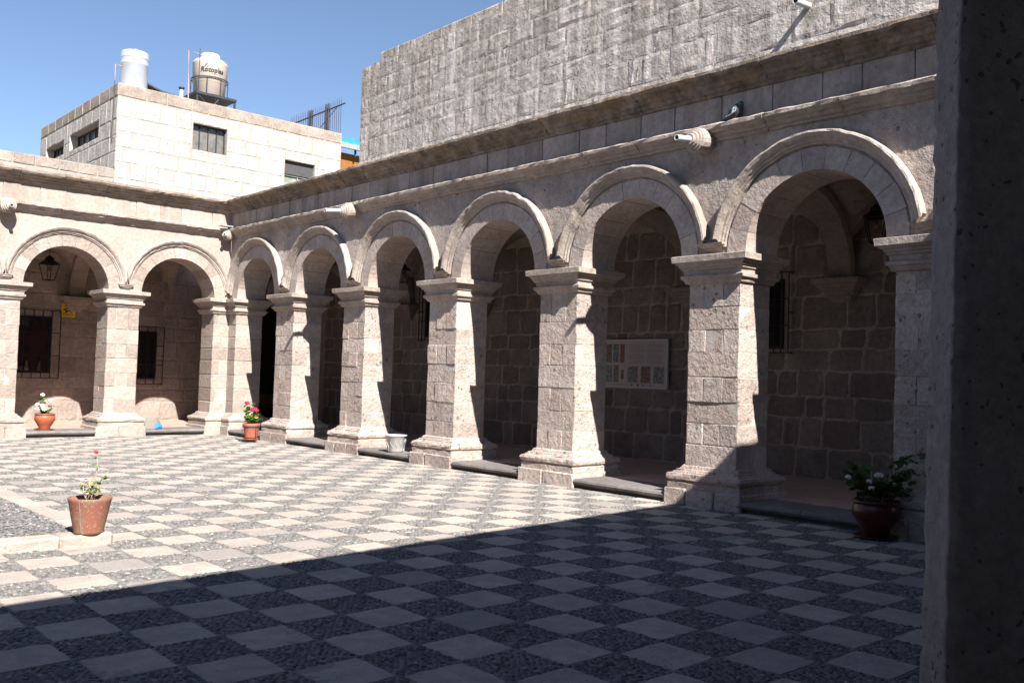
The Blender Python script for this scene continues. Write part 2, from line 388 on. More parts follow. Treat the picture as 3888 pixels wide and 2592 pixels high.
def sweep_x(x0, x1, prof, seg=5, j=.004, zoff=0):
    """horizontal moulding length between x0 and x1; prof = [(y, z)] seen from the side"""
    vs = []; n = len(prof)
    for s in range(seg+1):
        x = x0+(x1-x0)*s/seg
        for (y, z) in prof:
            vs.append((x, y+R.uniform(-j, j), z+zoff+R.uniform(-j, j)))
    fs = []
    for s in range(seg):
        for k in range(n-1):
            fs.append((s*n+k, (s+1)*n+k, (s+1)*n+k+1, s*n+k+1))
    fs.append(tuple(range(n))[::-1]); fs.append(tuple(seg*n+k for k in range(n)))
    return vs, fs

CAPP = [(2.97, .0), (2.985, .035), (3.03, .055), (3.045, .085), (3.085, .09), (3.10, .05), (3.16, .055), (3.165, .08), (3.195, .085), (3.20, .105), (3.235, .115), (3.24, .14), (3.262, .145), (3.268, .178), (3.345, .185), (3.352, .17)]
BASEP = [(.20, .14), (.215, .165), (.29, .168), (.30, .145), (.315, .15), (.335, .178), (.375, .185), (.41, .17), (.42, .125), (.435, .12), (.44, .09), (.465, .085), (.47, .05), (.51, .035), (.525, .0)]

def split(L, lo, hi):
    out = []; x = 0
    while x < L-1e-6:
        w = R.uniform(lo, hi)
        if L-x-w < lo*.7: w = L-x
        out.append((x, min(L, x+w))); x += w
    return out

def pier(parent, cx, hw, t, smat, cmat, stones=True, y0=.03, bmat=None):
    p = MB(); p.box((cx-hw+.007, y0+.007, .05), (cx+hw-.007, t-.007, 3.0)); core = p.ob('pier', 'mortar', parent)
    poly = [(cx-hw, y0), (cx+hw, y0), (cx+hw, t), (cx-hw, t)]
    put('capital', mesh('capital', *loft(poly, CAPP), cmat), core)
    put('base', mesh('base', *loft(poly, BASEP, .11, .007), bmat or cmat), core)
    # plinth stones
    xs = [cx-hw-.205]; 
    cuts = R.choice([[.38], [.62], [.3, .66], [.45]])
    xs += [cx-hw-.205+(2*hw+.41)*c for c in cuts]+[cx+hw+.205]
    for a, b in zip(xs, xs[1:]):
        put('plinth_stone', mesh('plinth_stone', *rbox((a+.004, y0-.205, -.03), (b-.004, t+.205, .215), .018, .008), smat), core)
    if stones:
        z = .51; k = R.randint(0, 1)
        while z < 2.95:
            h = R.uniform(.28, .36); z1 = z+h
            if 2.98-z1 < .2: z1 = 2.985
            if k % 2 == 0:
                f = R.uniform(.42, .6); ym = y0+(t-y0)*f
                parts = [((cx-hw, y0), (cx+hw, ym)), ((cx-hw, ym), (cx+hw, t))]
            else:
                a = cx-hw+2*hw*R.uniform(.28, .36); b = cx-hw+2*hw*R.uniform(.62, .72)
                parts = [((cx-hw, y0), (a, t)), ((a, y0), (b, t)), ((b, y0), (cx+hw, t))]
            for (a0, b0), (a1, b1) in parts:
                g = .0025
                put('stone_block', mesh('stone_block', *rbox((a0+g, b0+R.uniform(-.008, .006), z+g), (a1-g, b1, z1-g), .008, .006), smat), core)
            z = z1; k += 1
    return core

def arch_bay(parent, xa, xb, xc, r, t, wmat, vmat, mmat, rout, zs=3.35, ztop=5.5, nv=11, detail=True, leftcut=None, rightcut=None):
    """wall over one opening: core, voussoirs and archivolt"""
    N = 28; rc = r+.012; y0 = .006; vs = []; fs = []
    arc = [(xc-rc*math.cos(math.pi*i/N), zs+rc*math.sin(math.pi*i/N)) for i in range(N+1)]
    line = [(xa, zs)]+arc+[(xb, zs)]
    tops = [xa]+[a[0] for a in arc]+[xb]
    for yy in (y0, t-y0):
        for (x, z), xt in zip(line, tops): vs.append((x, yy, z)); vs.append((xt, yy, ztop))
    m_ = len(line)
    for i in range(m_-1):
        a = 2*i; fs.append((a, a+2, a+3, a+1)); b = 2*m_+2*i; fs.append((b, b+1, b+3, b+2)); fs.append((a+2, a, b, b+2))
    core = ob('arch_wall', vs, fs, wmat, parent)
    for k in range(nv):
        a0 = math.pi*k/nv+.0028; a1 = math.pi*(k+1)/nv-.0028
        ro = r+.27+R.uniform(-.01, .01); e = R.uniform(0, .004)
        pts = []
        S = 3
        for yy in (-.008-e, t-.002):
            for rr in (r-e, ro):
                for s in range(S+1):
                    a = a0+(a1-a0)*s/S; pts.append((xc-rr*math.cos(a), yy, zs+rr*math.sin(a)))
        q = S+1; f = []
        for s in range(S):
            f.append((s, q+s, q+s+1, s+1)); f.append((2*q+s, 2*q+s+1, 3*q+s+1, 3*q+s)); f.append((s, s+1, 2*q+s+1, 2*q+s)); f.append((q+s, 3*q+s, 3*q+s+1, q+s+1))
        f.append((0, 2*q, 3*q, q)); f.append((S, q+S, 3*q+S, 2*q+S))
        ob('voussoir', pts, f, vmat, core)
    # archivolt: swept profile (radius, projection)
    w = rout-.17
    prof = [(w, .0), (w+.004, -.035), (w+.028, -.042), (w+.034, -.062), (w+.062, -.068), (w+.072, -.086), (w+.10, -.118), (w+.135, -.135), (w+.16, -.128), (w+.17, -.10), (w+.172, 0)]
    S = 40; vs = []; fs = []; n = len(prof)
    zmin = zs+.12
    for s in range(S+1):
        jj = R.uniform(-.004, .004)+(.0 if R.random() > .06 else -.012)
        for i, (rr, yy) in enumerate(prof):
            amin = math.asin(min(.9, (.10+.05*(i//3))/rr))
            # adjacent mouldings meet above the pier: start where they would touch
            for side, lim in ((0, xa), (1, xb)):
                pass
            lo = amin; hi = math.pi-amin
            lim = xc-xa
            if rr > lim-.01: lo = max(lo, math.acos(max(-1, (lim-.01)/rr)))
            lim = xb-xc
            if rr > lim-.01: hi = min(hi, math.pi-math.acos(max(-1, (lim-.01)/rr)))
            a = lo+(hi-lo)*s/S
            vs.append((xc-(rr+jj)*math.cos(a), yy+(R.uniform(-.005, .005) if yy else 0), zs+(rr+jj)*math.sin(a)))
    for s in range(S):
        for k in range(n-1): fs.append((s*n+k, s*n+k+1, (s+1)*n+k+1, (s+1)*n+k))
    fs.append(tuple(range(n))[::-1]); fs.append(tuple(S*n+k for k in range(n)))
    ob('archivolt', [(x, y-.001, z) for x, y, z in vs], [f[::-1] for f in fs], mmat, core)
    return core

CORN = [(.32, 5.49), (-.03, 5.49), (-.045, 5.53), (-.085, 5.545), (-.095, 5.585), (-.13, 5.60), (-.155, 5.645), (-.205, 5.66), (-.215, 5.685), (-.27, 5.70), (-.295, 5.735), (-.29, 5.78), (-.25, 5.80), (.05, 5.83), (.32, 5.83)]
STRG = [(.02, 4.885), (-.03, 4.89), (-.04, 4.925), (-.075, 4.935), (-.09, 4.975), (-.13, 4.985), (-.14, 5.01), (-.185, 5.03), (-.19, 5.075), (-.16, 5.095), (.02, 5.11)]

def top_band(parent, X0, X1, corner0, fmat, cmat, smat, dirn=1):
    """cornice, frieze blocks and string course from X0 to X1 (X0 is the courtyard corner end)"""
    L = abs(X1-X0); s = 1 if X1 > X0 else -1
    for (a, b) in split(L, .75, 1.25):
        for nm, prof, mt in (('cornice_stone', CORN, cmat), ('string_stone', STRG, smat)):
            xa, xb = X0+s*a+s*.003, X0+s*b-s*.003
            if xa > xb: xa, xb = xb, xa
            vs, fs = sweep_x(xa, xb, prof, 9, .008, R.uniform(-.006, .006))
            if a == 0 and corner0:   # mitre at the internal corner
                pass
            put(nm, mesh(nm, vs, fs, mt), parent)
    for (a, b) in split(L, .5, .85):
        xa, xb = sorted((X0+s*a, X0+s*b)); g = .009
        put('stone_block', mesh('stone_block', *rbox((xa+g*R.uniform(.3, 1.2), -.014+R.uniform(-.004, .004), 5.105), (xb-g*.5, .1, 5.492), .008, .004), fmat), parent)

def gallery(parent, x0, x1, t, d, piers_x, zs=3.35, vm='vault', ribs=True):
    """vault bays and transverse ribs between the facade wall (depth t) and the inner wall (depth d)"""
    xs = [x0]+piers_x+[x1]; n = 14
    for a, b in zip(xs, xs[1:]):
        vs = []; fs = []; H = (d-t)/2
        for i in range(n+1):
            for k in range(n+1):
                u = -1+2*i/n; v = -1+2*k/n
                z = zs+H*max(math.sqrt(max(0, 1-u*u)), math.sqrt(max(0, 1-v*v)))
                vs.append((a+(b-a)*i/n, t-.03+(d+.03-t+.03)*k/n, z))
        for i in range(n):
            for k in range(n): q = i*(n+1)+k; fs.append((q, q+1, q+n+2, q+n+1))
        ob('vault', vs, fs, vm, parent, smooth=False)
    if ribs:
        for px in piers_x:
            H = (d-t)/2; S = 16; vs = []; fs = []; yc = (t+d)/2
            for s in range(S+1):
                a = math.pi*s/S
                for dx, rr in ((-.19, H+.03), (-.19, H-.13), (.19, H-.13), (.19, H+.03)):
                    vs.append((px+dx, yc-rr*math.cos(a), zs+rr*math.sin(a)))
            for s in range(S):
                for k in range(3): fs.append((s*4+k, s*4+k+1, (s+1)*4+k+1, (s+1)*4+k))
            ob('transverse_arch', vs, fs, vm, parent)
            poly = [(px-.2, d-.12), (px+.2, d-.12), (px+.2, d+.1), (px-.2, d+.1)]
            cp = [(2.98, -.06), (3.03, -.02), (3.08, .0), (3.09, .04), (3.15, .05), (3.16, .09), (3.2, .1), (3.21, .14), (3.26, .15), (3.27, .19), (3.35, .2)]
            put('corbel', mesh('corbel', *loft(poly, cp), vm), parent)

def block_wall(parent, org, u, nrm, L, z0, z1, courses, wlo, whi, mat, bev=.014, proud=.014, holes=(), jit=.006, name='stone_block', gap=.011, rec=-.007):
    """masonry skin: one uneven block per stone; org = start point, u = along the wall, nrm = outward normal"""
    org = Vector(org); u = Vector(u); nrm = Vector(nrm); zc = z0; cnt = 0; row = 0
    while zc < z1-.02:
        h = R.uniform(*courses); zt = min(z1, zc+h)
        if z1-zt < courses[0]*.5: zt = z1
        st = -R.uniform(0, whi*.6) if row % 2 else 0
        x = st
        while x < L-.02:
            w = R.uniform(wlo, whi); xe = min(L, x+w)
            if L-xe < wlo*.5: xe = L
            xa = max(0, x)
            rects = [(xa, xe, zc, zt)]
            for (hx0, hx1, hz0, hz1) in holes:
                nr = []
                for (a, b, c, d_) in rects:
                    if b <= hx0 or a >= hx1 or d_ <= hz0 or c >= hz1: nr.append((a, b, c, d_)); continue
                    if a < hx0: nr.append((a, hx0, c, d_))
                    if b > hx1: nr.append((hx1, b, c, d_))
                    if c < hz0: nr.append((max(a, hx0), min(b, hx1), c, hz0))
                    if d_ > hz1: nr.append((max(a, hx0), min(b, hx1), hz1, d_))
                rects = nr
            for (a, b, c, d_) in rects:
                if b-a < .05 or d_-c < .04: continue
                g = gap*R.uniform(.6, 1.4); W = b-a-2*g; Hh = d_-c-2*g
                us = [0, bev/W*1.3, .35, .68, 1-bev/W*1.3, 1]; vsx = [0, bev/Hh*1.3, .5, 1-bev/Hh*1.3, 1]
                vv = []; nu, nv = len(us), len(vsx); pr = proud+R.uniform(-.004, .006)
                for iv, v in enumerate(vsx):
                    for iu, uu in enumerate(us):
                        edge = iu in (0, nu-1) or iv in (0, nv-1)
                        dd = (rec if edge else pr*.6+R.uniform(-jit, jit)*.6)
                        p = org+u*(a+g+W*uu+R.uniform(-jit, jit))+nrm*dd
                        vv.append((p.x, p.y, c+g+Hh*v+R.uniform(-jit, jit)))
                ff = []
                for iv in range(nv-1):
                    for iu in range(nu-1):
                        q = iv*nu+iu; ff.append((q, q+1, q+nu+1, q+nu))
                if u.cross(Vector((0, 0, 1))).dot(nrm) < 0: ff = [f[::-1] for f in ff]
                ob(name, vv, ff, mat, parent); cnt += 1
            x = xe
        zc = zt; row += 1
    return cnt

def shift_range(name, parent): pass

# ------------------------------------------------------------------ ground
g = ob('ground', [(-60, -60, -.06), (60, -60, -.06), (60, 60, -.06), (-60, 60, -.06)], [(0, 1, 2, 3)], 'bed'); g['kind'] = 'structure'
court = MB().box((-14.5, -21.6, -.05), (.9, .9, -.004)).ob('courtyard_paving', 'bed'); court['kind'] = 'structure'

def tile_variant():
    n = 24; pts = []
    for k in range(n):
        t_ = 2*math.pi*k/n; c, s_ = math.cos(t_), math.sin(t_); f = 1/(abs(c)**22+abs(s_)**22)**(1/22)
        h = CELL/2-.004; q = R.uniform(-.012, .003)
        pts.append(((h*f+q)*c, (h*f+q)*s_))
    vs = [(x, y, -.02) for x, y in pts]+[(x*.992, y*.992, -.001) for x, y in pts]+[(x*.95, y*.95, .001+R.uniform(-.001, .001)) for x, y in pts]+[(0, 0, .001)]
    fs = []
    for k in range(n):
        k2 = (k+1) % n; fs += [(k, k2, n+k2, n+k), (n+k, n+k2, 2*n+k2, 2*n+k), (2*n+k, 2*n+k2, 3*n)]
    return vs, fs
def pebble_geo(W, Hh, sp, rings=2, seg=7, h=.010):
    vs = []; fs = []; y = sp*.25; row = 0; ang0 = R.uniform(0, 3)
    while y < Hh-sp*.1:
        x = sp*.25+(sp*.6 if row % 2 else 0)
        while x < W-sp*.1:
            cx = x+R.uniform(-.26, .26)*sp-W/2; cy = y+R.uniform(-.26, .26)*sp-Hh/2
            a = R.gauss(0.5, 1.1); ra = sp*R.uniform(.42, .70); rb = sp*R.uniform(.28, .40); hh = h*R.uniform(.5, 1.2)
            b0 = len(vs); ca, sa = math.cos(a), math.sin(a)
            lv = [(1, -.4), (.72, .8)] if rings == 2 else [(1, -.2)]
            for f, zz in lv:
                for k in range(seg):
                    t_ = 2*math.pi*k/seg; px, py = ra*f*math.cos(t_), rb*f*math.sin(t_)
                    vs.append((cx+px*ca-py*sa, cy+px*sa+py*ca, -.005+hh*zz))
            vs.append((cx, cy, -.005+hh*1.1)); top = len(vs)-1
            for i in range(len(lv)-1):
                for k in range(seg): fs.append((b0+i*seg+k, b0+i*seg+(k+1) % seg, b0+(i+1)*seg+(k+1) % seg, b0+(i+1)*seg+k))
            o_ = b0+(len(lv)-1)*seg
            for k in range(seg): fs.append((o_+k, o_+(k+1) % seg, top))
            x += sp*1.12
        y += sp*.76; row += 1
    return vs, fs
TV = [mesh('tile', *tile_variant(), 'tile') for _ in range(8)]
TVg = [tile_variant() for _ in range(6)]
PV = [mesh('pebble_panel', *pebble_geo(CELL, CELL, .041), 'pebble', True) for _ in range(7)]
PVf = [pebble_geo(CELL, CELL, .046, 1, 6, .010) for _ in range(6)]
PLX, PLY0, PLY1 = -7.2, -13.2, -5.5
cells = []
for i in range(-22, 14):
    for j in range(-9, 42):
        cx = GX+(i+.5)*CELL; cy = GY+(j+.5)*CELL
        if cx > -.12 or cx < -14 or cy > -.12: continue
        if cy < -21.0+.1*(cx+6) : continue
        if cx < PLX+.1 and PLY0-.05 < cy < PLY1: continue
        d = Vector((cx, cy, 0))-CAM; zc = d.dot(fw)
        vis = zc > 1 and abs(d.dot(rt2)/zc) < .60 and abs(d.dot(up2)/zc) < .42
        cells.append((d.length+(0 if vis else 100), cx, cy, (i+j) % 2))
cells.sort()
cnt = [0, 0]; far = [MB(), MB()]
for dist, cx, cy, par in cells:
    cnt[par] += 1
    if par == 0:
        if cnt[0] <= 300:
            put('tile', R.choice(TV), court, (cx, cy, R.uniform(-.002, .002)), (R.uniform(-.004, .004), R.uniform(-.004, .004), R.randint(0, 3)*math.pi/2+R.uniform(-.012, .012)), (R.uniform(.97, 1.0), R.uniform(.97, 1.0), 1))
        else:
            vs, fs = R.choice(TVg); far[0].add([(x+cx, y+cy, z) for x, y, z in vs], fs)
    else:
        if cnt[1] <= 300:
            o = put('pebble_panel', R.choice(PV), court, (cx, cy, R.uniform(-.001, .001)), (0, 0, R.choice([0, math.pi]))); o['kind'] = 'stuff'
        else:
            vs, fs = R.choice(PVf); far[1].add([(x+cx, y+cy, z) for x, y, z in vs], fs)
o = far[0].ob('far_tiles', 'tile', court); o['kind'] = 'stuff'
o = far[1].ob('far_pebbles', 'pebble', court); o['kind'] = 'stuff'
# raised pebble platform with its stone kerb, left
plat = MB().box((-14, PLY0+.1, -.04), (PLX-.22, PLY1, .085)).ob('raised_platform', 'bed'); plat['kind'] = 'structure'
pm = MB()
for ix in range(16):
    for iy in range(19):
        cx = PLX-.24-CELL*(ix+.5); cy = PLY0+.24+CELL*(iy+.5)*.93
        if cx < -11 or cy > PLY1: continue
        vs, fs = R.choice(PVf); pm.add([(x+cx, y+cy, z+.098) for x, y, z in vs], fs)
o = pm.ob('platform_pebbles', 'pebble', plat); o['kind'] = 'stuff'
x = PLX
while x > -13.5:
    w = R.uniform(.45, .75)
    put('kerb_stone', mesh('kerb_stone', *rbox((x-w+.004, PLY0, -.03), (x-.004, PLY0+.25, .10), .016, .01), 'kerb'), plat); x -= w
y = PLY0+.25
while y < PLY1-.3:
    w = R.uniform(.5, .8)
    put('kerb_stone', mesh('kerb_stone', *rbox((PLX-.23, y+.003, -.03), (PLX, y+w-.003, .095), .014, .006), 'kerb'), plat); y += w

# ------------------------------------------------------------------ right arcade (local X runs towards the camera)
RP = [2.862, 5.755, 8.709, 11.663, 14.608, 17.51]
T = .74; DW = 3.5
ra = thing('stone_arcade', 'long sunlit stone arcade of round arches running along the right side of the courtyard', 'arcade', (0, 0, 0), -math.pi/2)
for i, px in enumerate(RP): pier(ra, px, .41, T, 'rough', 'mould', bmat='rough')
edges = [(.0, .39)]+[(p-.41, p+.41) for p in RP]+[(20.45, 21.2)]
cen = [0.]+RP+[20.9]
for i in range(len(edges)-1):
    xc = (edges[i][1]+edges[i+1][0])/2; xa = cen[i] if i else 0; xb = cen[i+1]
    arch_bay(ra, xa, xb, xc, .95, T, 'wall', 'voussoir', 'mould', 1.42)
for px in RP:   # little carved foot where two mouldings meet
    vs, fs = loft([(px-.12, -.02), (px+.12, -.02), (px+.12, .05), (px-.12, .05)], [(3.40, -.03), (3.42, .015), (3.445, .02), (3.45, .05), (3.475, .055), (3.48, .08), (3.505, .09)], .08)
    put('moulding_foot', mesh('moulding_foot', vs, fs, 'mould'), ra)
top_band(ra, .0, 20.6, True, 'frieze', 'cornice', 'mould')
gallery(ra, -3.6, 21.2, T, DW, [-.0+.37]+RP, vm='vault_shaded')
MB().box((-.2, .33, 5.55), (21.5, DW+.1, 5.78)).ob('roof_slab', 'slate', ra)
# ------------------------------------------------------------------ back arcade
ba = thing('stone_arcade', 'pale stone arcade of round arches facing the sun across the back of the courtyard', 'arcade', (0, 0, 0), 0)
BP = [-2.554, -5.111, -7.66, -10.2, -12.75, -15.3]; TB = .74; DB = 3.6
for px in BP: pier(ba, px, .36, TB, 'back', 'mouldb', bmat='back')
bed = [(-.37, 0)]+[(p-.36, p+.36) for p in BP]; bc = [0.]+BP
for i in range(len(bed)-1):
    xc = (bed[i][0]+bed[i+1][1])/2
    arch_bay(ba, bc[i+1], bc[i], xc, .90, TB, 'wallb', 'back', 'mouldb', 1.33)
for px in BP:
    vs, fs = loft([(px-.10, -.02), (px+.10, -.02), (px+.10, .05), (px-.10, .05)], [(3.40, -.03), (3.42, .01), (3.445, .015), (3.45, .04), (3.475, .045), (3.48, .06), (3.505, .07)], .08)
    put('moulding_foot', mesh('moulding_foot', vs, fs, 'mouldb'), ba)
top_band(ba, -.0, -16.5, True, 'friezeb', 'corniceb', 'mouldb')
gallery(ba, -17.2, -.0, TB, DB, sorted(BP)+[-.0-.37][:0])
MB().box((-17.2, .33, 5.55), (-.3+.6, DB+.1, 5.775)).ob('roof_slab', 'slate', ba)
# corner pier shared by both
cpz = thing('corner_pier', 'L shaped stone pier in the far corner where the two arcades meet', 'pier')
poly = [(-.37, .03), (.03, .03), (.03, -.39), (T, -.39), (T, T), (-.37, T)]
vs, fs = loft(poly_off(poly, -.012), [(.03, 0), (3.0, 0)]); core = ob('shaft', vs, fs, 'mortar', cpz)
put('capital', mesh('capital', *loft(poly, CAPP), 'mouldb'), cpz)
put('base', mesh('base', *loft(poly, BASEP), 'mouldb'), cpz)
put('plinth', mesh('plinth', *loft(poly, [(-.02, .205), (.20, .20), (.214, .185)]), 'back'), cpz)
z = .51; k = 0
while z < 2.95:
    z1 = z+R.uniform(.28, .36)
    if 2.98-z1 < .2: z1 = 2.985
    a = R.uniform(.12, .28)
    for (p, q) in (((-.37, .03), (.03-(a if k % 2 else 0), T)), ((.03-(a if k % 2 else 0), .031), (T, T)), ((.03, -.39), (T*(.5 if k % 2 else 1), .03)), ((T*.5, -.39), (T, .03)) if k % 2 else (None, None)):
        if p is None: continue
        put('stone_block', mesh('stone_block', *rbox((p[0]+.004, p[1]+R.uniform(-.004, .003), z+.005), (q[0]-.004, q[1]-.002, z1-.005), .012, .004), 'back'), core)
    z = z1; k += 1
# steps: dark rounded nosing stones between the piers
def step_run(parent, a, b):
    L = b-a; n = 2 if L > 1.7 else 1
    prof = [(.55, .05), (-.12, .05), (-.155, .065), (-.17, .095), (-.155, .125), (-.12, .14), (.55, .142)]
    for i in range(n):
        vs, fs = sweep_x(a+L*i/n+.004, a+L*(i+1)/n-.004, prof, 5, .003); put('step_stone', mesh('step_stone', vs, fs, 'step'), parent)
    MB().box((a-.2, -.06, -.03), (b+.2, .55, .052)).ob('step_footing', 'step', parent)
for i in range(len(edges)-1): step_run(ra, edges[i][1]+.19, edges[i+1][0]-.19)
for i in range(len(bed)-1): step_run(ba, bed[i+1][1]+.19, bed[i][0]-.19)
fl = MB().box((.5, -24.5, -.03), (3.6, 3.7, .14)).box((-20.2, .5, -.03), (.5, 3.7, .14)).ob('gallery_floor', 'floor'); fl['kind'] = 'structure'

# ------------------------------------------------------------------ gallery inner walls
def window(parent, org, u, nrm, w, z0, z1, mat='darkglass', frame=True, depth=.22, rows=3, cols=2, fmat='wood'):
    """recessed window with frame and bars on the wall plane"""
    org = Vector(org); u = Vector(u); nrm = Vector(nrm)
    def q(x, d, z): p = org+u*x+nrm*d; return (p.x, p.y, z)
    vs = [q(0, 0, z0), q(w, 0, z0), q(w, 0, z1), q(0, 0, z1), q(0, -depth, z0), q(w, -depth, z0), q(w, -depth, z1), q(0, -depth, z1)]
    win = ob('window', vs, [(0, 1, 5, 4), (1, 2, 6, 5), (2, 3, 7, 6), (3, 0, 4, 7)], 'mortar', parent)
    vs = [q(.0, -depth+.02, z0), q(w, -depth+.02, z0), q(w, -depth+.02, z1), q(0, -depth+.02, z1)]
    ob('pane', vs, [(0, 1, 2, 3)], mat, win)
    b = MB(); e = .035
    def bar(xa, xb, za, zb):
        c = [q(xa, -depth+.03, za), q(xb, -depth+.03, za), q(xb, -depth+.03, zb), q(xa, -depth+.03, zb), q(xa, -depth+.07, za), q(xb, -depth+.07, za), q(xb, -depth+.07, zb), q(xa, -depth+.07, zb)]
        b.add(c, [(0, 1, 2, 3), (4, 5, 6, 7), (0, 1, 5, 4), (1, 2, 6, 5), (2, 3, 7, 6), (3, 0, 4, 7)])
    bar(0, e, z0, z1); bar(w-e, w, z0, z1); bar(e, w-e, z0, z0+e); bar(e, w-e, z1-e, z1)
    for i in range(1, cols): bar(w*i/cols-e*.3, w*i/cols+e*.3, z0+e, z1-e)
    for i in range(1, rows): bar(e, w-e, z0+(z1-z0)*i/rows-e*.3, z0+(z1-z0)*i/rows+e*.3)
    b.ob('frame', fmat, win)
    return win
def grille(parent, org, u, nrm, w, z0, z1, n=6, label=None):
    org = Vector(org); u = Vector(u); nrm = Vector(nrm)
    def q(x, d, z): p = org+u*x+nrm*d; return Vector((p.x, p.y, z))
    f = MB(); off = .14
    for z in (z0, z0+(z1-z0)/3, z0+(z1-z0)*2/3, z1): f.tube([q(0, off, z), q(w, off, z)], .011, 6)
    for z in (z0, z0+(z1-z0)*.5, z1):
        for x in (0, w): f.tube([q(x, 0, z), q(x, off, z)], .011, 6)
    gr = f.ob('window_grille', 'black', parent)
    for i in range(n+1): MB().tube([q(w*i/n, off, z0), q(w*i/n, off, z1)], .012, 6).ob('bar', 'black', gr)
    return gr

riw = thing('gallery_wall', 'shaded block wall with dark windows inside the right arcade', 'wall')
# world: plane x=DW, facing -x; u runs along -y from y=3.6
MB().box((DW+.006, -24.5, -.02), (DW+.45, 3.6, 5.7)).ob('wall_core', 'innerm', riw)
def ry(y): return 3.6-y
holes = [(ry(-13.0+.0), ry(-13.62), 2.2, 3.5), (ry(-3.6), ry(-4.2), 2.5, 3.85), (ry(2.9), ry(1.2), 0, 3.3)]
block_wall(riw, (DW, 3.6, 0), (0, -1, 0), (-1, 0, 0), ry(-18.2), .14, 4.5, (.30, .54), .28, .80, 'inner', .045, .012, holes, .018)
def rwin(ya, yb, z0, z1):
    # dark window recess boxes on the plane, set against the core
    L = abs(yb-ya)
    MB().box((DW-.02, yb, z0), (DW+.005, ya, z1)).ob('window_pane', 'darkglass', riw)
    fr = MB()
    for a in ((ya-.05, ya, z0, z1), (yb, yb+.05, z0, z1)): fr.box((DW-.035, a[0], a[2]), (DW-.004, a[1], a[3]))
    fr.box((DW-.035, yb+.05, z1-.05), (DW-.004, ya-.05, z1)); fr.box((DW-.035, yb+.05, z0), (DW-.004, ya-.05, z0+.05))
    fr.ob('window_frame', 'black', riw)
rwin(-13.0, -13.55, 2.25, 3.42); grille(riw, (DW, -12.9, 0), (0, -1, 0), (-1, 0, 0), .82, 2.18, 3.52, 6)
rwin(-3.6, -4.18, 2.55, 3.75); grille(riw, (DW, -3.47, 0), (0, -1, 0), (-1, 0, 0), .8, 2.46, 3.88, 6)
biw = thing('gallery_wall', 'sunny footed block wall with two grilled windows inside the back arcade', 'wall')
MB().box((-20.5, DB+.006, -.02), (3.9, DB+.45, 5.7)).ob('wall_core', 'innerm', biw)
bx0 = -8.0
def bxx(x): return x-bx0
holes = [(bxx(-4.0), bxx(-3.1), 1.36, 2.80), (bxx(-1.05), bxx(-.38), 1.27, 2.56)]
block_wall(biw, (bx0, DB, 0), (1, 0, 0), (0, -1, 0), 2.65-bx0, .14, 4.5, (.30, .54), .32, .85, 'innerb', .03, .006, holes, .014)
def bwin(xa, xb, z0, z1, red):
    MB().box((xa, DB-.004, z0), (xb, DB+.004, z1)).ob('window_pane', 'darkglass', biw)
    fr = MB(); e = .06
    fr.box((xa, DB-.03, z0), (xa+e, DB-.006, z1)); fr.box((xb-e, DB-.03, z0), (xb, DB-.006, z1)); fr.box((xa+e, DB-.03, z0), (xb-e, DB-.006, z0+e)); fr.box((xa+e, DB-.03, z1-e), (xb-e, DB-.006, z1))
    if not red:
        fr.box(((xa+xb)/2-.02, DB-.024, z0+e), ((xa+xb)/2+.02, DB-.008, z1-e))
        for k in (1, 2): fr.box((xa+e, DB-.022, z0+(z1-z0)*k/3-.012), (xb-e, DB-.010, z0+(z1-z0)*k/3+.012))
    fr.ob('window_frame', 'black', biw)
bwin(-4.0, -3.1, 1.36, 2.80, True); grille(biw, (-4.2, DB, 0), (1, 0, 0), (0, -1, 0), 1.28, 1.24, 2.96, 6)
bwin(-1.05, -.38, 1.27, 2.56, False); grille(biw, (-1.15, DB, 0), (1, 0, 0), (0, -1, 0), .92, 1.13, 2.70, 4)
# draped figure display in the left window (behind the grille)
vs = []; fs = []
for i in range(13):
    for k in range(6): vs.append((-3.93+.76*i/12, DB-.012-.010*abs(math.sin(i*1.9)), 1.5+.21*k+.03*math.sin(i)))
for i in range(12):
    for k in range(5): q = i*6+k; fs.append((q, q+1, q+7, q+6))
ob('drapery', vs, fs, 'redcloth', biw)
for x_ in (-3.66, -3.36): MB().lathe([(.0, 1.42), (.06, 1.43), (.05, 1.52), (.03, 1.58), (.04, 1.61), (.03, 1.66), (0, 1.68)], 10, (x_, DB-.065)).ob('display_figure', 'doll', biw, True)
# dark doorway at the far end of the right gallery
dw = thing('doorway', 'dark open doorway with brown wooden threshold at the far end of right gallery', 'doorway', (2.95, 3.6, .14))
MB().box((-.42, -.02, 0), (.5, .02, 3.3)).ob('opening', 'dark', dw)  # solid near-black panel; the dark of the unlit space is its colour
fr = MB(); fr.box((-.5, -.05, 0), (-.42, .02, 3.3)); fr.box((.44, -.05, 0), (.54, .02, 3.3)); fr.box((-.5, -.05, 3.3), (.54, .02, 3.4)); fr.ob('door_frame', 'wood', dw)
MB().box((-.4, -.09, .35), (.42, -.03, .75)).ob('lower_panel', 'wood', dw)

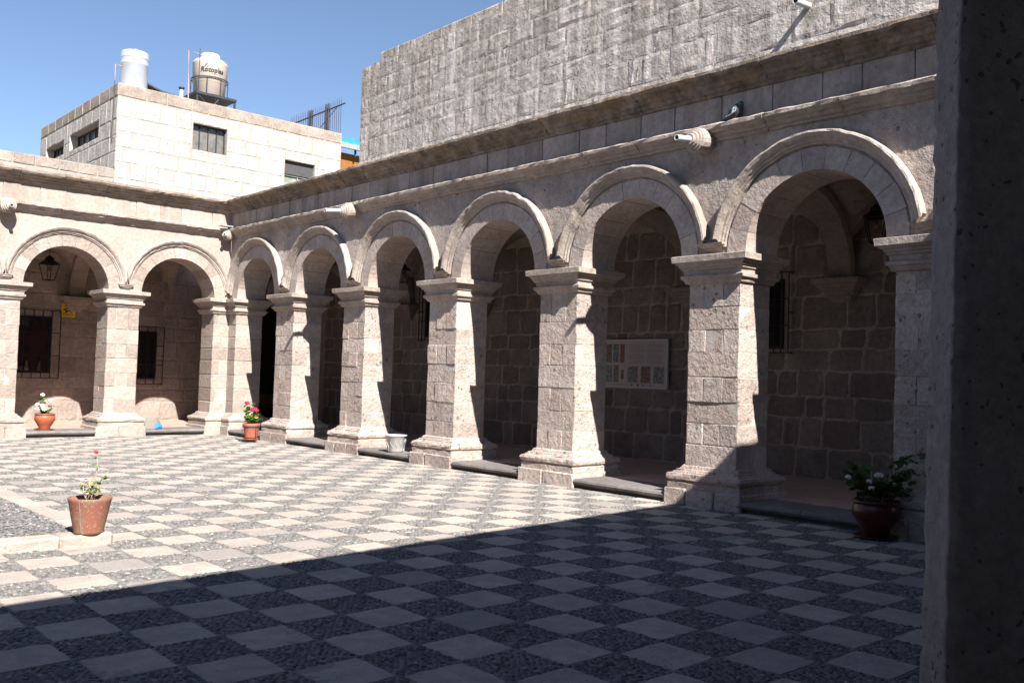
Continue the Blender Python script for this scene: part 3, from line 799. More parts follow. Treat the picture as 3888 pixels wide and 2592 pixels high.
# ------------------------------------------------------------------ near arcade (casts the shadow, foreground pillar)
na = thing('stone_arcade', 'shaded near arcade whose dark pillar edge fills the right side of the picture', 'arcade', (-8.37, -21.12, 0), math.pi+rad(5.74))
NP = [-9.0, -6.15, -3.3, 3.15, 6.05, 8.95]
for px in NP: pier(na, px, .41, T, 'shaft', 'mould', stones=False)
allp = sorted(NP+[-.41])
for a, b in zip(allp, allp[1:]):
    r_ = (b-a)/2-.50; arch_bay(na, a, b, (a+b)/2, r_, T, 'wall', 'voussoir', 'mould', r_+.44, nv=9)
top_band(na, -9.6, 9.6, False, 'frieze', 'cornice', 'mould')
MB().box((-9.8, .33, 5.55), (9.8, 3.6, 5.80)).ob('roof_slab', 'slate', na)
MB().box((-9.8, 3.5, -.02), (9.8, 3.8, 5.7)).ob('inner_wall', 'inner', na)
MB().box((-9.8, .1, -.03), (9.8, 3.6, .14)).ob('floor', 'floor', na)
gallery(na, -9.8, 9.6, T, 3.5, allp, ribs=False)
MB().box((-16, 3.505, 5.7), (11, 4.4, 9.2)).ob('added_shade_wall', 'church', na)  # unseen wall added behind the near gallery to cut sky light
# west side of the cloister, unseen on the left; added to darken the shade
wa = thing('stone_arcade', 'unseen plain stone arcade added on the left side of the courtyard to block sky light', 'arcade', (-16.6, -21.6, 0), math.pi/2)
WP = [1.6+2.86*i for i in range(8)]
for px in WP: pier(wa, px, .41, T, 'shaft', 'mould', stones=False)
for a, b in zip(WP, WP[1:]): arch_bay(wa, a, b, (a+b)/2, .95, T, 'wallb', 'voussoir', 'mould', 1.40, nv=9)
top_band(wa, 0, 21.6, False, 'friezeb', 'corniceb', 'mould')
MB().box((-.6, .33, 5.55), (21.9, 3.6, 5.80)).ob('roof_slab', 'slate', wa)
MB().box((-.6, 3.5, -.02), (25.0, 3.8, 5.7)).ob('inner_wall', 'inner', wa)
MB().box((-.6, .1, -.03), (21.6, 3.6, .14)).ob('floor', 'floor', wa)
# foreground pillar, finely worn
def fine_pillar():
    hw = .41; ch = .088; zz0, zz1 = .02, 3.0
    ring = [(-.52, T)]
    n1 = 34
    for i in range(n1): s_ = (i+1)/n1; ring.append((-.52*(1-s_), T+(.081-T)*s_))  # face splayed away from the court so less sky light reaches it
    for i in range(7): s_ = (i+1)/7; ring.append((-.108*s_, .081*(1-s_)))
    for i in range(6): ring.append((-.108-(2*hw-.108)*(i+1)/6, 0))
    ring.append((-2*hw, T))
    nz = 150; vs = []; fs = []; n = len(ring)
    for k in range(nz+1):
        z = zz0+(zz1-zz0)*k/nz
        for (x_, y_) in ring:
            p = Vector((x_*3, y_*3, z*3)); d = noise.fractal(p*3.5, 1.0, 2.0, 5)*.003+noise.fractal(p*11, 1.0, 2.0, 3)*.004+noise.noise(Vector((x_, y_, z))*2.1)*.002
            jt = min(abs(z-q_) for q_ in (.75, 1.22, 1.72, 2.2, 2.65)); d -= .006*max(0, 1-jt/.012)
            c = Vector((x_+hw, y_-T/2)).normalized(); vs.append((x_+c.x*d+.035*(2.6-z), y_+c.y*d, z))
    for k in range(nz):
        for i in range(n):
            i2 = (i+1) % n; fs.append((k*n+i, (k+1)*n+i, (k+1)*n+i2, k*n+i2))
    return vs, fs
vs, fs = fine_pillar()
fp = ob('pier', vs, fs, 'fg', na, smooth=True)
poly = [(-.82, 0), (0, 0), (0, T), (-.82, T)]
put('capital', mesh('capital', *loft(poly, CAPP), 'mould'), fp); put('base', mesh('base', *loft(poly, [(-.02, .205), (.2, .2)]+BASEP), 'mould'), fp)

# ------------------------------------------------------------------ church wall above the right arcade
cw = thing('church_wall', 'tall rough weathered stone wall rising behind the right arcade roof', 'wall')
CY = -.24
MB().box((DW+.008, -24.5, 5.7), (DW+.9, CY-.008, 10.02)).box((DW+.07, -24.5, 10.02), (DW+.9, -1.03, 10.28)).ob('wall_core', 'churchm', cw)
block_wall(cw, (DW, CY, 0), (0, -1, 0), (-1, 0, 0), 18.0, 6.2, 10.03, (.36, .56), .34, 1.0, 'church', .06, .006, (), .016, gap=.003, rec=-.002)
block_wall(cw, (DW+.07, -1.03, 0), (0, -1, 0), (-1, 0, 0), 17.2, 10.03, 10.32, (.30, .34), .7, 1.3, 'church', .02, .012, (), .01, name='coping_stone')
block_wall(cw, (DW+.9, CY, 0), (-1, 0, 0), (0, 1, 0), .9, 6.2, 10.03, (.38, .5), .4, .5, 'church', .02, .01, (), .01)
dome = thing('church_roof', 'dark domed church roof just showing above the tall wall', 'roof', (9.2, -10.4, 9.6))
vs = MB().lathe([(4.2, -1), (4.2, 1.2), (4.05, 1.25), (3.9, 2.2), (3.1, 3.4), (1.8, 4.2), (.3, 4.6)], 32)
vs.ob('dome', 'frieze', dome, True)

# ------------------------------------------------------------------ pale block house behind the back arcade
HY = 3.5; HX0, HX1, HZ = -1.75, 5.2, 9.22
hs_ = thing('block_house', 'pale stone block house with metal windows standing on the back arcade roof', 'house')
W1 = (.35, 1.37, 7.81, 8.56); W2 = (3.25, 4.28, 7.15, 8.03)
hc = MB()
def wallgrid(mb, fx, xs, zs, holes):
    for i in range(len(xs)-1):
        for k in range(len(zs)-1):
            cx, cz = (xs[i]+xs[i+1])/2, (zs[k]+zs[k+1])/2
            if any(h[0] < cx < h[1] and h[2] < cz < h[3] for h in holes): continue
            mb.add([fx(xs[i], zs[k]), fx(xs[i+1], zs[k]), fx(xs[i+1], zs[k+1]), fx(xs[i], zs[k+1])], [(0, 1, 2, 3)])
wallgrid(hc, lambda a, b: (a, HY+.006, b), sorted([HX0, HX1, W1[0], W1[1], W2[0], W2[1]]), sorted([5.6, HZ-.01, W1[2], W1[3], W2[2], W2[3]]), (W1, W2))
S1 = (HY+1.42, HY+4.0, 7.98, 8.45); S2 = (HY+4.55, HY+6.35, 8.0, 8.42)
wallgrid(hc, lambda a, b: (HX0+.006, a, b), sorted([HY, 10.55, S1[0], S1[1], S2[0], S2[1]]), sorted([5.6, HZ-.01, S1[2], S1[3], S2[2], S2[3]]), (S1, S2))
hc.add([(HX1, HY, 5.6), (HX1, 10.5, 5.6), (HX1, 10.5, HZ-.3), (HX1, HY, HZ-.3)], [(0, 1, 2, 3)])
hc.box((HX0+.02, HY+.25, HZ-.45), (HX1, 10.5, HZ-.35))
hc.box((HX0+.02, HY+.012, HZ-.33), (HX1-.01, HY+.25, HZ-.02)).box((HX0+.012, HY+.25, HZ-.33), (HX0+.25, 10.5, HZ-.02))
hc.ob('wall_core', 'housem', hs_)
block_wall(hs_, (HX0, HY, 0), (1, 0, 0), (0, -1, 0), HX1-HX0, 5.75, 8.85, (.40, .48), .34, .64, 'house', .018, .003, [(W1[0]-HX0, W1[1]-HX0, W1[2], W1[3]), (W2[0]-HX0, W2[1]-HX0, W2[2], W2[3])], .010)
block_wall(hs_, (HX0, HY, 0), (1, 0, 0), (0, -1, 0), HX1-HX0, 8.86, HZ, (.36, .40), .5, .8, 'housetop', .016, .014, (), .008, name='parapet_stone')
block_wall(hs_, (HX0, HY, 0), (0, 1, 0), (-1, 0, 0), 7.0, 6.5, 8.85, (.40, .48), .34, .64, 'house', .018, .003, [(S1[0]-HY, S1[1]-HY, S1[2], S1[3]), (S2[0]-HY, S2[1]-HY, S2[2], S2[3])], .010)
block_wall(hs_, (HX0, HY, 0), (0, 1, 0), (-1, 0, 0), 7.0, 8.86, HZ, (.36, .40), .5, .8, 'housetop', .016, .014, (), .008, name='parapet_stone')
window(hs_, (W1[0], HY, 0), (1, 0, 0), (0, -1, 0), W1[1]-W1[0], W1[2], W1[3], 'dirtyglass', depth=.2, rows=1, cols=4, fmat='steel')
window(hs_, (W2[0], HY, 0), (1, 0, 0), (0, -1, 0), W2[1]-W2[0], W2[2], W2[3], 'greenblind', depth=.2, rows=2, cols=2, fmat='gutter')
MB().box((W2[0]+.01, HY+.10, 7.62), (W2[1]-.01, HY+.165, W2[3]-.01)).ob('shutter', 'slate', hs_)
for S_ in (S1, S2): window(hs_, (HX0, S_[0], 0), (0, 1, 0), (-1, 0, 0), S_[1]-S_[0], S_[2], S_[3], 'dirtyglass', depth=.3, rows=1, cols=5, fmat='steel')
MB().tube([(HX0-.03, HY+.22, 9.3), (HX0-.03, HY+.2, 8.6), (HX0-.03, HY+.28, 8.1), (HX0-.03, HY+.24, 7.7)], .012, 6).ob('cable', 'slate', hs_)
# roof parapet to the left of the house
pp = thing('roof_parapet', 'low pale block parapet running left from the house along the back roof', 'wall')
MB().box((-13, HY+.01, 5.7), (HX0-.01, HY+.3, 6.86)).ob('parapet_core', 'housem', pp)
block_wall(pp, (-12.0, HY, 0), (1, 0, 0), (0, -1, 0), 12.0+HX0-.01, 5.8, 6.88, (.36, .42), .45, .75, 'back', .016, .012, (), .008)

# ------------------------------------------------------------------ things on the roof
t1 = thing('metal_water_tank', 'shiny galvanised cylindrical water tank on the left corner of the roof', 'water tank', (-.83, 5.0, 8.85))
MB().lathe([(.375, 0), (.375, 1.38), (.379, 1.385), (.379, 1.40), (.375, 1.405), (.375, 1.56), (.379, 1.565), (.379, 1.58), (.375, 1.585), (.375, 1.72), (.365, 1.75), (0, 1.77)], 40).ob('tank_body', 'galv', t1, True)
MB().tube([(-.08, -.1, 1.76), (.02, 0, 1.88), (.05, 0, 1.76)], .018).ob('lid_handle', 'pink', t1)
MB().tube([(-.41, -.1, 1.25), (-.56, -.1, 1.27), (-.55, -.1, .3), (-.55, -.1, 0)], .02).ob('inlet_pipe', 'pink', t1)
t2 = thing('plastic_water_tank', 'cream plastic water tank with lettering held in a dark steel frame on the roof', 'water tank', (1.42, 5.0, 9.80))
MB().lathe([(.40, .0), (.46, .03), (.475, .4), (.50, .42), (.51, .98), (.52, 1.0), (.51, 1.04), (.46, 1.10), (.31, 1.18), (.275, 1.22), (.275, 1.30), (.25, 1.33), (0, 1.34)], 40).ob('tank_body', 'cream', t2, True)
MB().lathe([(.53, .50), (.545, .50), (.545, .53), (.53, .53), (.53, .50)], 32).ob('ring', 'steel', t2)
for a in range(8):
    t_ = a*math.pi/4+.25; MB().tube([(.56*math.cos(t_)*.95, .56*math.sin(t_)*.95, -.04), (.54*math.cos(t_), .54*math.sin(t_), .52)], .014, 6).ob('stay', 'steel', t2)
MB().box((-.66, -.6, -.10), (.62, .6, -.03)).ob('platform', 'steel', t2)
for x_, y_ in ((-.6, -.55), (.58, -.55), (-.6, .55), (.58, .55)): MB().box((x_-.025, y_-.025, -.95), (x_+.025, y_+.025, -.1)).ob('leg', 'steel', t2)
for a in ((-.6, -.1), (-.1, .3), (.1, -.2)): MB().tube([(a[0], -.55, -.1), (a[1], -.55, -.5)], .018, 6).ob('brace', 'steel', t2)
def text_on_cyl(txt, size, r, cx, cz, ang, mat, parent, shear=0, bold=.0):
    cu = bpy.data.curves.new('txt', 'FONT'); cu.body = txt; cu.size = size; cu.shear = shear; cu.offset = bold; cu.align_x = 'CENTER'; cu.resolution_u = 2
    o = bpy.data.objects.new('tmp', cu); COL.objects.link(o); dg = bpy.context.evaluated_depsgraph_get()
    me = bpy.data.meshes.new_from_object(o.evaluated_get(dg)); bpy.data.objects.remove(o)
    if r:
        for v in me.vertices:
            a = ang+v.co.x/r; v.co = Vector((r*math.cos(a), r*math.sin(a), cz+v.co.y))
    me.materials.clear(); me.materials.append(M[mat]); me.name = 'lettering'
    return put('lettering', me, parent)
camdir = math.atan2(CAM.y-5.0, CAM.x-1.42)
text_on_cyl('Rotoplas', .20, .519, 0, .67, camdir+.14, 'gink', t2, .12, .0055)
text_on_cyl('mas y mejor agua', .045, .516, 0, .615, camdir+.38, 'gutter', t2, .1)
for k, (r0, h) in enumerate(((.02, .0), (.05, .03), (.07, .065))):
    vs = []; fs = []
    for i in range(13):
        s_ = i/12; a = camdir+.14-.47-(.02)+(.33-.05*k)*s_; zc = .74+h+.13*math.sin(s_*1.7)-(.10 if k == 0 else .0)*(1-s_); w_ = .014*math.sin(math.pi*min(1, s_*1.0+.02))+.001
        vs += [(.517*math.cos(a), .517*math.sin(a), zc-w_/2), (.517*math.cos(a), .517*math.sin(a), zc+w_/2)]
    for i in range(12): fs.append((2*i, 2*i+2, 2*i+3, 2*i+1))
    ob('swoosh', vs, fs, 'gink', t2)
MB().tube([(-.25, -.1, 1.22), (-.72, -.1, 1.26), (-.69, -.1, .1), (-.66, -.1, -.5)], .018).ob('inlet_pipe', 'pink', t2)
MB().tube([(-.46, -.3, -.2), (-.44, -.25, 1.38)], .009, 6).ob('antenna_rod', 'steel', t2)
vp = thing('vent_pipe', 'short grey roof vent pipe with a flat cap beside the cream tank', 'vent pipe', (.57, 5.0, 8.8))
MB().tube([(0, 0, 0), (0, 0, 1.08)], .05, 12).ob('pipe', 'pvc', vp, True); MB().lathe([(.0, 1.16), (.085, 1.14), (.085, 1.10), (.05, 1.06)], 14).ob('cap', 'steel', vp, True)
rp = thing('roof_canopy', 'dark curved sheet canopy on the roof between the two tanks', 'canopy', (0, 0, 0))
vs = []; fs = []
for i in range(9):
    s_ = i/8; x_ = -.42+1.15*s_; z_ = 9.84-.16*s_-.07*math.sin(math.pi*s_)
    vs += [(x_, 5.0, z_), (x_, 6.2, z_-.05), (x_, 5.0, z_-.05), (x_, 6.2, z_-.1)]
for i in range(8): a = 4*i; fs += [(a, a+4, a+5, a+1), (a+2, a+3, a+7, a+6), (a, a+2, a+6, a+4), (a+1, a+5, a+7, a+3)]
ob('sheet', vs, fs, 'slate', rp)
for x_ in (-.3, .6): MB().box((x_-.02, 5.1, 8.8), (x_+.02, 5.14, 9.72)).ob('post', 'steel', rp)
# spiked railing on the house roof
rl = thing('spiked_railing', 'dark spiked iron railing standing on the right end of the house roof', 'railing', (HX1, 0, 0))
mbx = MB(); mbx.tube([(0, 3.35, 10.17), (0, 6.9, 10.11)], .022, 6); mbx.tube([(0.01, 3.9, 10.12), (.01, 5.7, 9.25)], .012, 6); mbx.ob('rail', 'rust', rl)
sp_ = mesh('spike', *(lambda q: (q.v, q.f))(MB().tube([(0, 0, -1.0), (0, 0, .12), (0, 0, .26)], [.010, .010, .001], 5)), 'rust')
y = 3.6
while y < 6.9:
    put('spike', sp_, rl, (0, y, 10.16+R.uniform(-.01, .02))); y += .125
for y_ in (4.35, 4.5, 5.45, 5.6): MB().box((-.03, y_-.02, 9.0), (.03, y_+.02, 10.35)).ob('post', 'rust', rl)
# orange walled shed with blue tarpaulin
sh = thing('roof_shed', 'orange walled roof shed with grey gutter and blue tarpaulin beyond the house', 'shed')
MB().box((8.3, 9.0, 7.2), (11.5, 11.5, 10.12)).ob('wall', 'orange', sh)
MB().box((8.2, 8.6, 10.23), (11.6, 8.7, 10.42)).ob('gutter', 'gutter', sh)
for x_ in (8.35, 9.05, 9.9): MB().box((x_-.03, 8.75, 10.0), (x_+.03, 8.82, 10.3)).ob('bracket', 'slate', sh)
vs = []; fs = []
for i in range(25):
    for k in range(5): vs.append((7.2+4.4*i/24, 8.62+.55*k, 10.42+.06*k+(.03*math.sin(i*1.3)+.30 if k else .0)))
for i in range(24):
    for k in range(4): q = i*5+k; fs.append((q, q+5, q+6, q+1))
ob('tarpaulin', vs, fs, 'tarp', sh)

# ------------------------------------------------------------------ water spouts
def spout(label, loc, rotz, plen=.28, sc=1.):
    s_ = thing('water_spout', label, 'water spout', loc, rotz, 'carved stone water spouts below the cornice')
    def ring(prof, n, mat, nm):
        q = MB(); vs = []; fs = []
        for (r, y_) in prof:
            for k in range(n):
                a = 2*math.pi*k/n; rr = r*(1+R.uniform(-.006, .006)); vs.append((rr*math.cos(a)*sc, y_*sc, rr*math.sin(a)*sc-(-y_)*.12))
        for i in range(len(prof)-1):
            for k in range(n): fs.append((i*n+k, (i+1)*n+k, (i+1)*n+(k+1) % n, i*n+(k+1) % n))
        fs.append(tuple((len(prof)-1)*n+k for k in range(n))[::-1])
        return q.add(vs, fs).ob(nm, mat, s_, False)
    ring([(.165, .05), (.160, -.10), (.165, -.28), (.155, -.30), (.135, -.305), (.135, -.335), (.11, -.34), (.105, -.375), (.08, -.38), (.07, -.41)], 18, 'mouldb', 'spout_body')
    def pipe(r0, r1): return [(r1, -.38), (r1, -.40-plen), (r0, -.40-plen), (r0, -.40-plen+.06), (0, -.40-plen+.06)]
    q = MB(); n = 14; vs = []; fs = []
    for (r, y_) in pipe(.030, .040):
        for k in range(n): a = 2*math.pi*k/n; vs.append((r*math.cos(a)*sc, y_*sc, r*math.sin(a)*sc-(-y_)*.12))
    for i in range(3):
        for k in range(n): fs.append((i*n+k, (i+1)*n+k, (i+1)*n+(k+1) % n, i*n+(k+1) % n))
    q.add(vs, fs).ob('pipe', 'pvc', s_, True)
    q = MB(); q.add([(.031*math.cos(2*math.pi*k/n)*sc, (-.395-plen)*sc, .031*math.sin(2*math.pi*k/n)*sc-(.395+plen)*.12) for k in range(n)], [tuple(range(n))]).ob('bore_shade_disc', 'hole', s_)
    return s_
spout('stone water spout with pale plastic pipe beside the pigeon, nearest on the right arcade', (0, -14.47, 4.92), -math.pi/2)
spout('stone water spout with long plastic pipe above the third arch from the far corner', (0, -5.78, 4.94), -math.pi/2, .36)
spout('stone water spout jutting diagonally from the far corner under a small white slab', (-.02, -.02, 4.98), -math.pi/4, .12, .92)
spout('stone water spout at the left edge of the picture with its long shadow below', (-5.15, 0, 4.98), 0, .12)
tag(MB().box((-.42, -.34, 5.135), (-.02, -.12, 5.155)).ob('white_slab', 'whitepaint'), 'thin white slab lying on the corner water spout', 'slab')
wp = thing('drain_pipe', 'grey drain pipe sticking out of the tall church wall', 'pipe', (DW, -13.9, 7.98), -math.pi/2)
n = 16; vs = []; fs = []
for (r, y_) in ((.055, .05), (.055, -.42), (.045, -.42), (.045, -.3)):
    for k in range(n): a = 2*math.pi*k/n; vs.append((r*math.cos(a), y_, r*math.sin(a)+y_*.08))
for i in range(3):
    for k in range(n): fs.append((i*n+k, (i+1)*n+k, (i+1)*n+(k+1) % n, i*n+(k+1) % n))
ob('pipe', vs, fs, 'pvc', wp, True); ob('bore_shade_disc', [(.046*math.cos(2*math.pi*k/n), -.40, .046*math.sin(2*math.pi*k/n)-.033) for k in range(n)], [tuple(range(n))], 'hole', wp)

# ------------------------------------------------------------------ lanterns
def lantern(label, loc, s=1., chain=.45):
    L = thing('lantern', label, 'lantern', loc, .3, 'iron lanterns hanging in the galleries')
    def ringq(w, z): return [(-w, -w, z), (w, -w, z), (w, w, z), (-w, w, z)]
    b = MB(); zt, zb = 0, -.36*s; wt, wb = .15*s, .085*s
    top, bot = ringq(wt, zt), ringq(wb, zb)
    for k in range(4):
        b.tube([top[k], bot[k]], .009*s, 6); b.tube([top[k], top[(k+1) % 4]], .010*s, 6); b.tube([bot[k], bot[(k+1) % 4]], .012*s, 6)
    b.ob('frame', 'black', L)
    r = MB(); q = ringq(wt*1.12, 0)+ringq(wt*.42, .10*s)+ringq(wt*.5, .13*s)+ringq(wt*.12, .2*s)
    r.add(q, [(i+4*j_, (i+1) % 4+4*j_, (i+1) % 4+4*j_+4, i+4*j_+4) for j_ in range(3) for i in range(4)]); r.ob('roof', 'black', L)
    gq = ringq(wt*.95, zt-.01)+ringq(wb*.95, zb+.01); 
    for k in range(4): ob('pane', [gq[k], gq[(k+1) % 4], gq[4+(k+1) % 4], gq[4+k]], [(0, 1, 2, 3)], 'clearglass', L) if k % 2 == 0 and False else None
    MB().tube([(0, 0, -.05*s), (0, 0, -.16*s)], [.012*s, .03*s], 8).ob('bulb', 'clearglass', L, True)
    c = MB(); z = .2*s; k = 0
    while z < .2*s+chain:
        d_ = .014; pts = []
        for i in range(9):
            a = 2*math.pi*i/8; x_ = d_*math.cos(a); pts.append((x_ if k % 2 else 0, 0 if k % 2 else x_, z+.022+.026*math.sin(a)))
        c.tube(pts, .004, 5, False); z += .04; k += 1
    c.ob('chain', 'black', L); return L
lantern('black iron lantern hanging by a chain in the left arch of the back arcade', (-3.72, 1.8, 3.98), 1.05, .55)
lantern('black iron lantern partly hidden behind the third pier of the right arcade', (2.1, -4.50, 4.02), .8, .6)
lantern('black iron lantern barely visible in the darkest nearest bay on the right', (2.1, -15.83, 4.02), .95, .6)

# ------------------------------------------------------------------ signs and board
sg = thing('security_sign', 'small square yellow security sign on the wall beside the grilled window', 'sign', (-2.72, DB-.03, 3.0))
MB().box((-.17, -.006, -.17), (.17, .006, .17)).ob('plate', 'yellow', sg)
def flat_text(txt, size, loc, mat, parent, rotz=0, bold=0., sx=1):
    o = text_on_cyl(txt, size, 0, 0, 0, 0, mat, parent, 0, bold); o.rotation_euler = (math.pi/2, 0, rotz); o.location = loc; o.scale = (sx, 1, 1); return o
flat_text('CONECTADA', .058, (.0, -.009, .09), 'ink', sg, bold=.0012, sx=.85); flat_text('PROSEGUR', .064, (0, -.009, -.135), 'ink', sg, bold=.0012, sx=.85)
q = MB()
for pts in ([(-.10, .06), (-.01, .07), (-.015, .045), (-.04, .03), (-.085, .05)], [(-.13, -.0), (-.11, .04), (-.07, .035), (-.05, .0), (.03, .0), (.045, -.02), (-.01, -.03), (-.03, -.07), (-.13, -.07), (-.13, -.06), (-.07, -.055), (-.075, -.01)]):
    q.add([(x_, -.0095, z_) for x_, z_ in pts], [tuple(range(len(pts)))])
for i in range(12):
    a, b_ = 2*math.pi*i/12, 2*math.pi*(i+1)/12
    q.add([(.06+r*math.cos(c_), -.0095, -.05+r*math.sin(c_)) for r, c_ in ((.03, a), (.03, b_), (.018, b_), (.018, a))], [(0, 1, 2, 3)])
q.ob('emblem', 'ink', sg)
ib = thing('information_board', 'white framed information board with small pictures and text on the shaded wall', 'information board', (DW-.05, -10.36, 1.96), -math.pi/2)
# local x runs towards the camera (-y world), local -y faces the courtyard
BW, BH = .80, .44
MB().box((-BW, -.03, -BH), (BW, .0, BH)).ob('board', 'paper', ib)
f = MB(); e = .03
f.box((-BW-e, -.045, -BH-e), (BW+e, .0, -BH)).box((-BW-e, -.045, BH), (BW+e, 0, BH+e)).box((-BW-e, -.045, -BH), (-BW, 0, BH)).box((BW, -.045, -BH), (BW+e, 0, BH)); f.ob('frame', 'whitepaint', ib)
def pic(x0, x1, z0, z1, mat, nm='picture'): MB().box((x0, -.034, z0), (x1, -.0305, z1)).ob(nm, mat, ib)
pic(-.78, -.56, .02, .38, 'photo1'); pic(-.52, -.38, .02, .38, 'photo2'); pic(-.34, -.23, .02, .38, 'photo3')
pic(-.78, -.54, -.36, -.03, 'photo2'); pic(-.50, -.37, -.36, -.03, 'photo1'); pic(-.31, -.24, -.30, -.12, 'photo3')
pic(-.14, .11, -.36, -.05, 'photo2'); pic(.19, .42, -.36, -.05, 'photo1'); pic(.50, .74, -.36, -.05, 'photo2')
for x0 in (-.13, .33):
    for z0, h_ in ((.32, .05), (.22, .08), (.08, .12), (.01, .05)):
        k = 0
        while k*.014 < h_: MB().box((x0, -.0335, z0+k*.014), (x0+.38-(.1 if (k+1)*.014 >= h_ else 0), -.0305, z0+k*.014+.006)).ob('text_line', 'textgrey', ib); k += 1
pic(-.78, -.10, -.40, -.395, 'photo1', 'rule')
for x0, mt in ((-.05, 'photo3'), (.1, 'ink'), (.24, 'photo1'), (.42, 'tarp')): pic(x0, x0+.035, -.425, -.39, mt, 'emblem')

# ------------------------------------------------------------------ potted plants
def leaf_mesh(sz=.035, lobes=7):
    vs = [(0, 0, .0)]; n = lobes*2
    for i in range(n+1):
        a = -2.75+5.5*i/n; r = sz*(1 if i % 2 else .82); vs.append((r*math.sin(a), r*math.cos(a), .25*sz*(1 if i % 2 else .3)))
    return vs, [(0, i+2, i+1) for i in range(n)]
def petal_cluster(r, n=26, ps=.014):
    q = MB()
    for _ in range(n):
        d = Vector((R.gauss(0, 1), R.gauss(0, 1), R.gauss(.4, .8))).normalized(); c = d*r*R.uniform(.75, 1); c.z *= .75
        a = d.cross(Vector((R.random(), R.random(), R.random()))).normalized(); b = d.cross(a); s_ = ps*R.uniform(.8, 1.3)
        q.add([c+a*s_, c+b*s_+d*.003, c-a*s_, c-b*s_+d*.003, c-d*.004], [(0, 1, 4), (1, 2, 4), (2, 3, 4), (3, 0, 4)])
    return q.v, q.f
def plant(T_, lm, stems, leaves_per, fl, fmat, leaf_sz=.035, smat='stem', fr=.032, spread=.06):
    """stems: list of point lists in pot coordinates"""
    lms = [mesh('leaf', *leaf_mesh(leaf_sz*s_), lm) for s_ in (.75, 1., 1.2)]
    fms = [mesh('flower', *petal_cluster(fr, 30, fr*.42), fmat) for _ in range(2)]
    for pts in stems:
        pts = [Vector(p) for p in pts]
        MB().tube(pts, [.008*(1-.6*i/(len(pts)-1)) for i in range(len(pts))], 6).ob('stem', smat, T_, True)
        for k in range(leaves_per):
            s_ = R.uniform(.25, 1.0)*(len(pts)-1); i = min(int(s_), len(pts)-2); p = pts[i].lerp(pts[i+1], s_-i)
            a = R.uniform(0, 2*math.pi); out = Vector((math.cos(a), math.sin(a), R.uniform(-.1, .6)))*R.uniform(.3, 1)*spread
            o = put('leaf', R.choice(lms), T_, p+out, (R.uniform(-.7, .7), R.uniform(-.7, .7), a-math.pi/2+R.uniform(-.6, .6)))
    for p in fl:
        put('flower', R.choice(fms), T_, p, (R.uniform(-.3, .3), R.uniform(-.3, .3), R.uniform(0, 6)))
def rstem(x0, y0, z0, x1, y1, z1, n=5, w=.02):
    return [(x0+(x1-x0)*i/n+R.uniform(-w, w)*(0 < i), y0+(y1-y0)*i/n+R.uniform(-w, w)*(0 < i), z0+(z1-z0)*i/n) for i in range(n+1)]
# view helpers: right-hand and depth directions on the ground as seen from the camera, only to pose stems
rx, ry_ = math.cos(YAW), -math.sin(YAW)
def side(a, dz, b=0): return (a*rx+b*math.sin(YAW), a*ry_+b*math.cos(YAW), dz)
GP = 'potted geraniums around the courtyard'
p1 = thing('potted_geranium', 'worn cracked terracotta pot with a leggy geranium and one red flower on the kerb', 'potted plant', (-7.39, -13.10, .10), 0, GP)
MB().lathe([(0, .0), (.125, .0), (.128, .02), (.150, .13), (.180, .285), (.186, .30), (.190, .322), (.185, .328), (.172, .326), (.166, .29), (0, .285)], 40, jit=.006).ob('pot', 'pot_worn', p1, True)
MB().lathe([(.166, .292), (.1, .302), (0, .300)], 20).ob('soil', 'soil', p1)
ck = []
for i in range(9): z_ = .02+.30*i/8; r_ = .127+.062*i/8+.001; ck.append(side(-.012+.002*math.sin(i*1.7), z_, -r_))
MB().tube(ck, .0045, 5).ob('crack_repair', 'crackfill', p1)
ct = lambda a, z, b=0: side(a, z, b)
plant(p1, 'leaf_dull', [[ct(-.02, .30), ct(.0, .38), ct(.035, .46), ct(.05, .56), ct(.055, .63), ct(.045, .70)], [ct(0, .3), ct(.04, .38), ct(.08, .45), ct(.10, .50), ct(.15, .56)], [ct(-.03, .3), ct(-.06, .36), ct(-.07, .42), ct(-.10, .45)], [ct(.02, .3), ct(.0, .4), ct(-.02, .48)], [ct(.02, .3), ct(.05, .36), ct(.06, .42)]], 9, [ct(.035, .735)], 'red', .022, 'stem_pale', .018, .035)
p2 = thing('potted_geranium', 'straight clay pot with red geranium held in a thin wire stand by the corner pier', 'potted plant', (-.62, -2.72, 0), 0, GP)
MB().lathe([(0, .10), (.135, .10), (.135, .12), (.178, .34), (.18, .345), (.192, .35), (.192, .42), (.175, .42), (.17, .37), (0, .36)], 36).ob('pot', 'pot2', p2, True)
MB().lathe([(.168, .37), (0, .385)], 20).ob('soil', 'soil', p2)
MB().lathe([(0, .05), (.14, .05), (.175, .085), (.17, .09), (.13, .065), (0, .065)], 30).ob('saucer', 'pot2', p2, True)
w_ = MB(); w_.tube([(.195*math.cos(a*math.pi/12), .195*math.sin(a*math.pi/12), .35) for a in range(25)], .006, 5, False)
for k in range(3):
    a = k*2.09+camdir+.5; c_, s_ = math.cos(a), math.sin(a); w_.tube([(.197*c_, .197*s_, .35), (.185*c_, .185*s_, .005), (.12*c_, .12*s_, .005), (.06*c_, .06*s_, .045)], .006, 5)
w_.ob('wire_stand', 'steel', p2)
st = [rstem(0, 0, .36, *side(R.uniform(-.16, .17), R.uniform(.50, .68), R.uniform(-.12, .12))) for _ in range(9)]+[rstem(0, 0, .36, *side(-.14, .82)), rstem(0, 0, .36, *side(.05, .85)), rstem(0, 0, .36, *side(-.12, .74))]
plant(p2, 'leaf', st, 9, [side(-.13, .87), side(-.10, .86), side(.02, .74, -.05), side(.04, .735, -.05), side(.12, .71, -.05), side(.085, .735, -.05)], 'red', .052, 'stem', .045, .06)
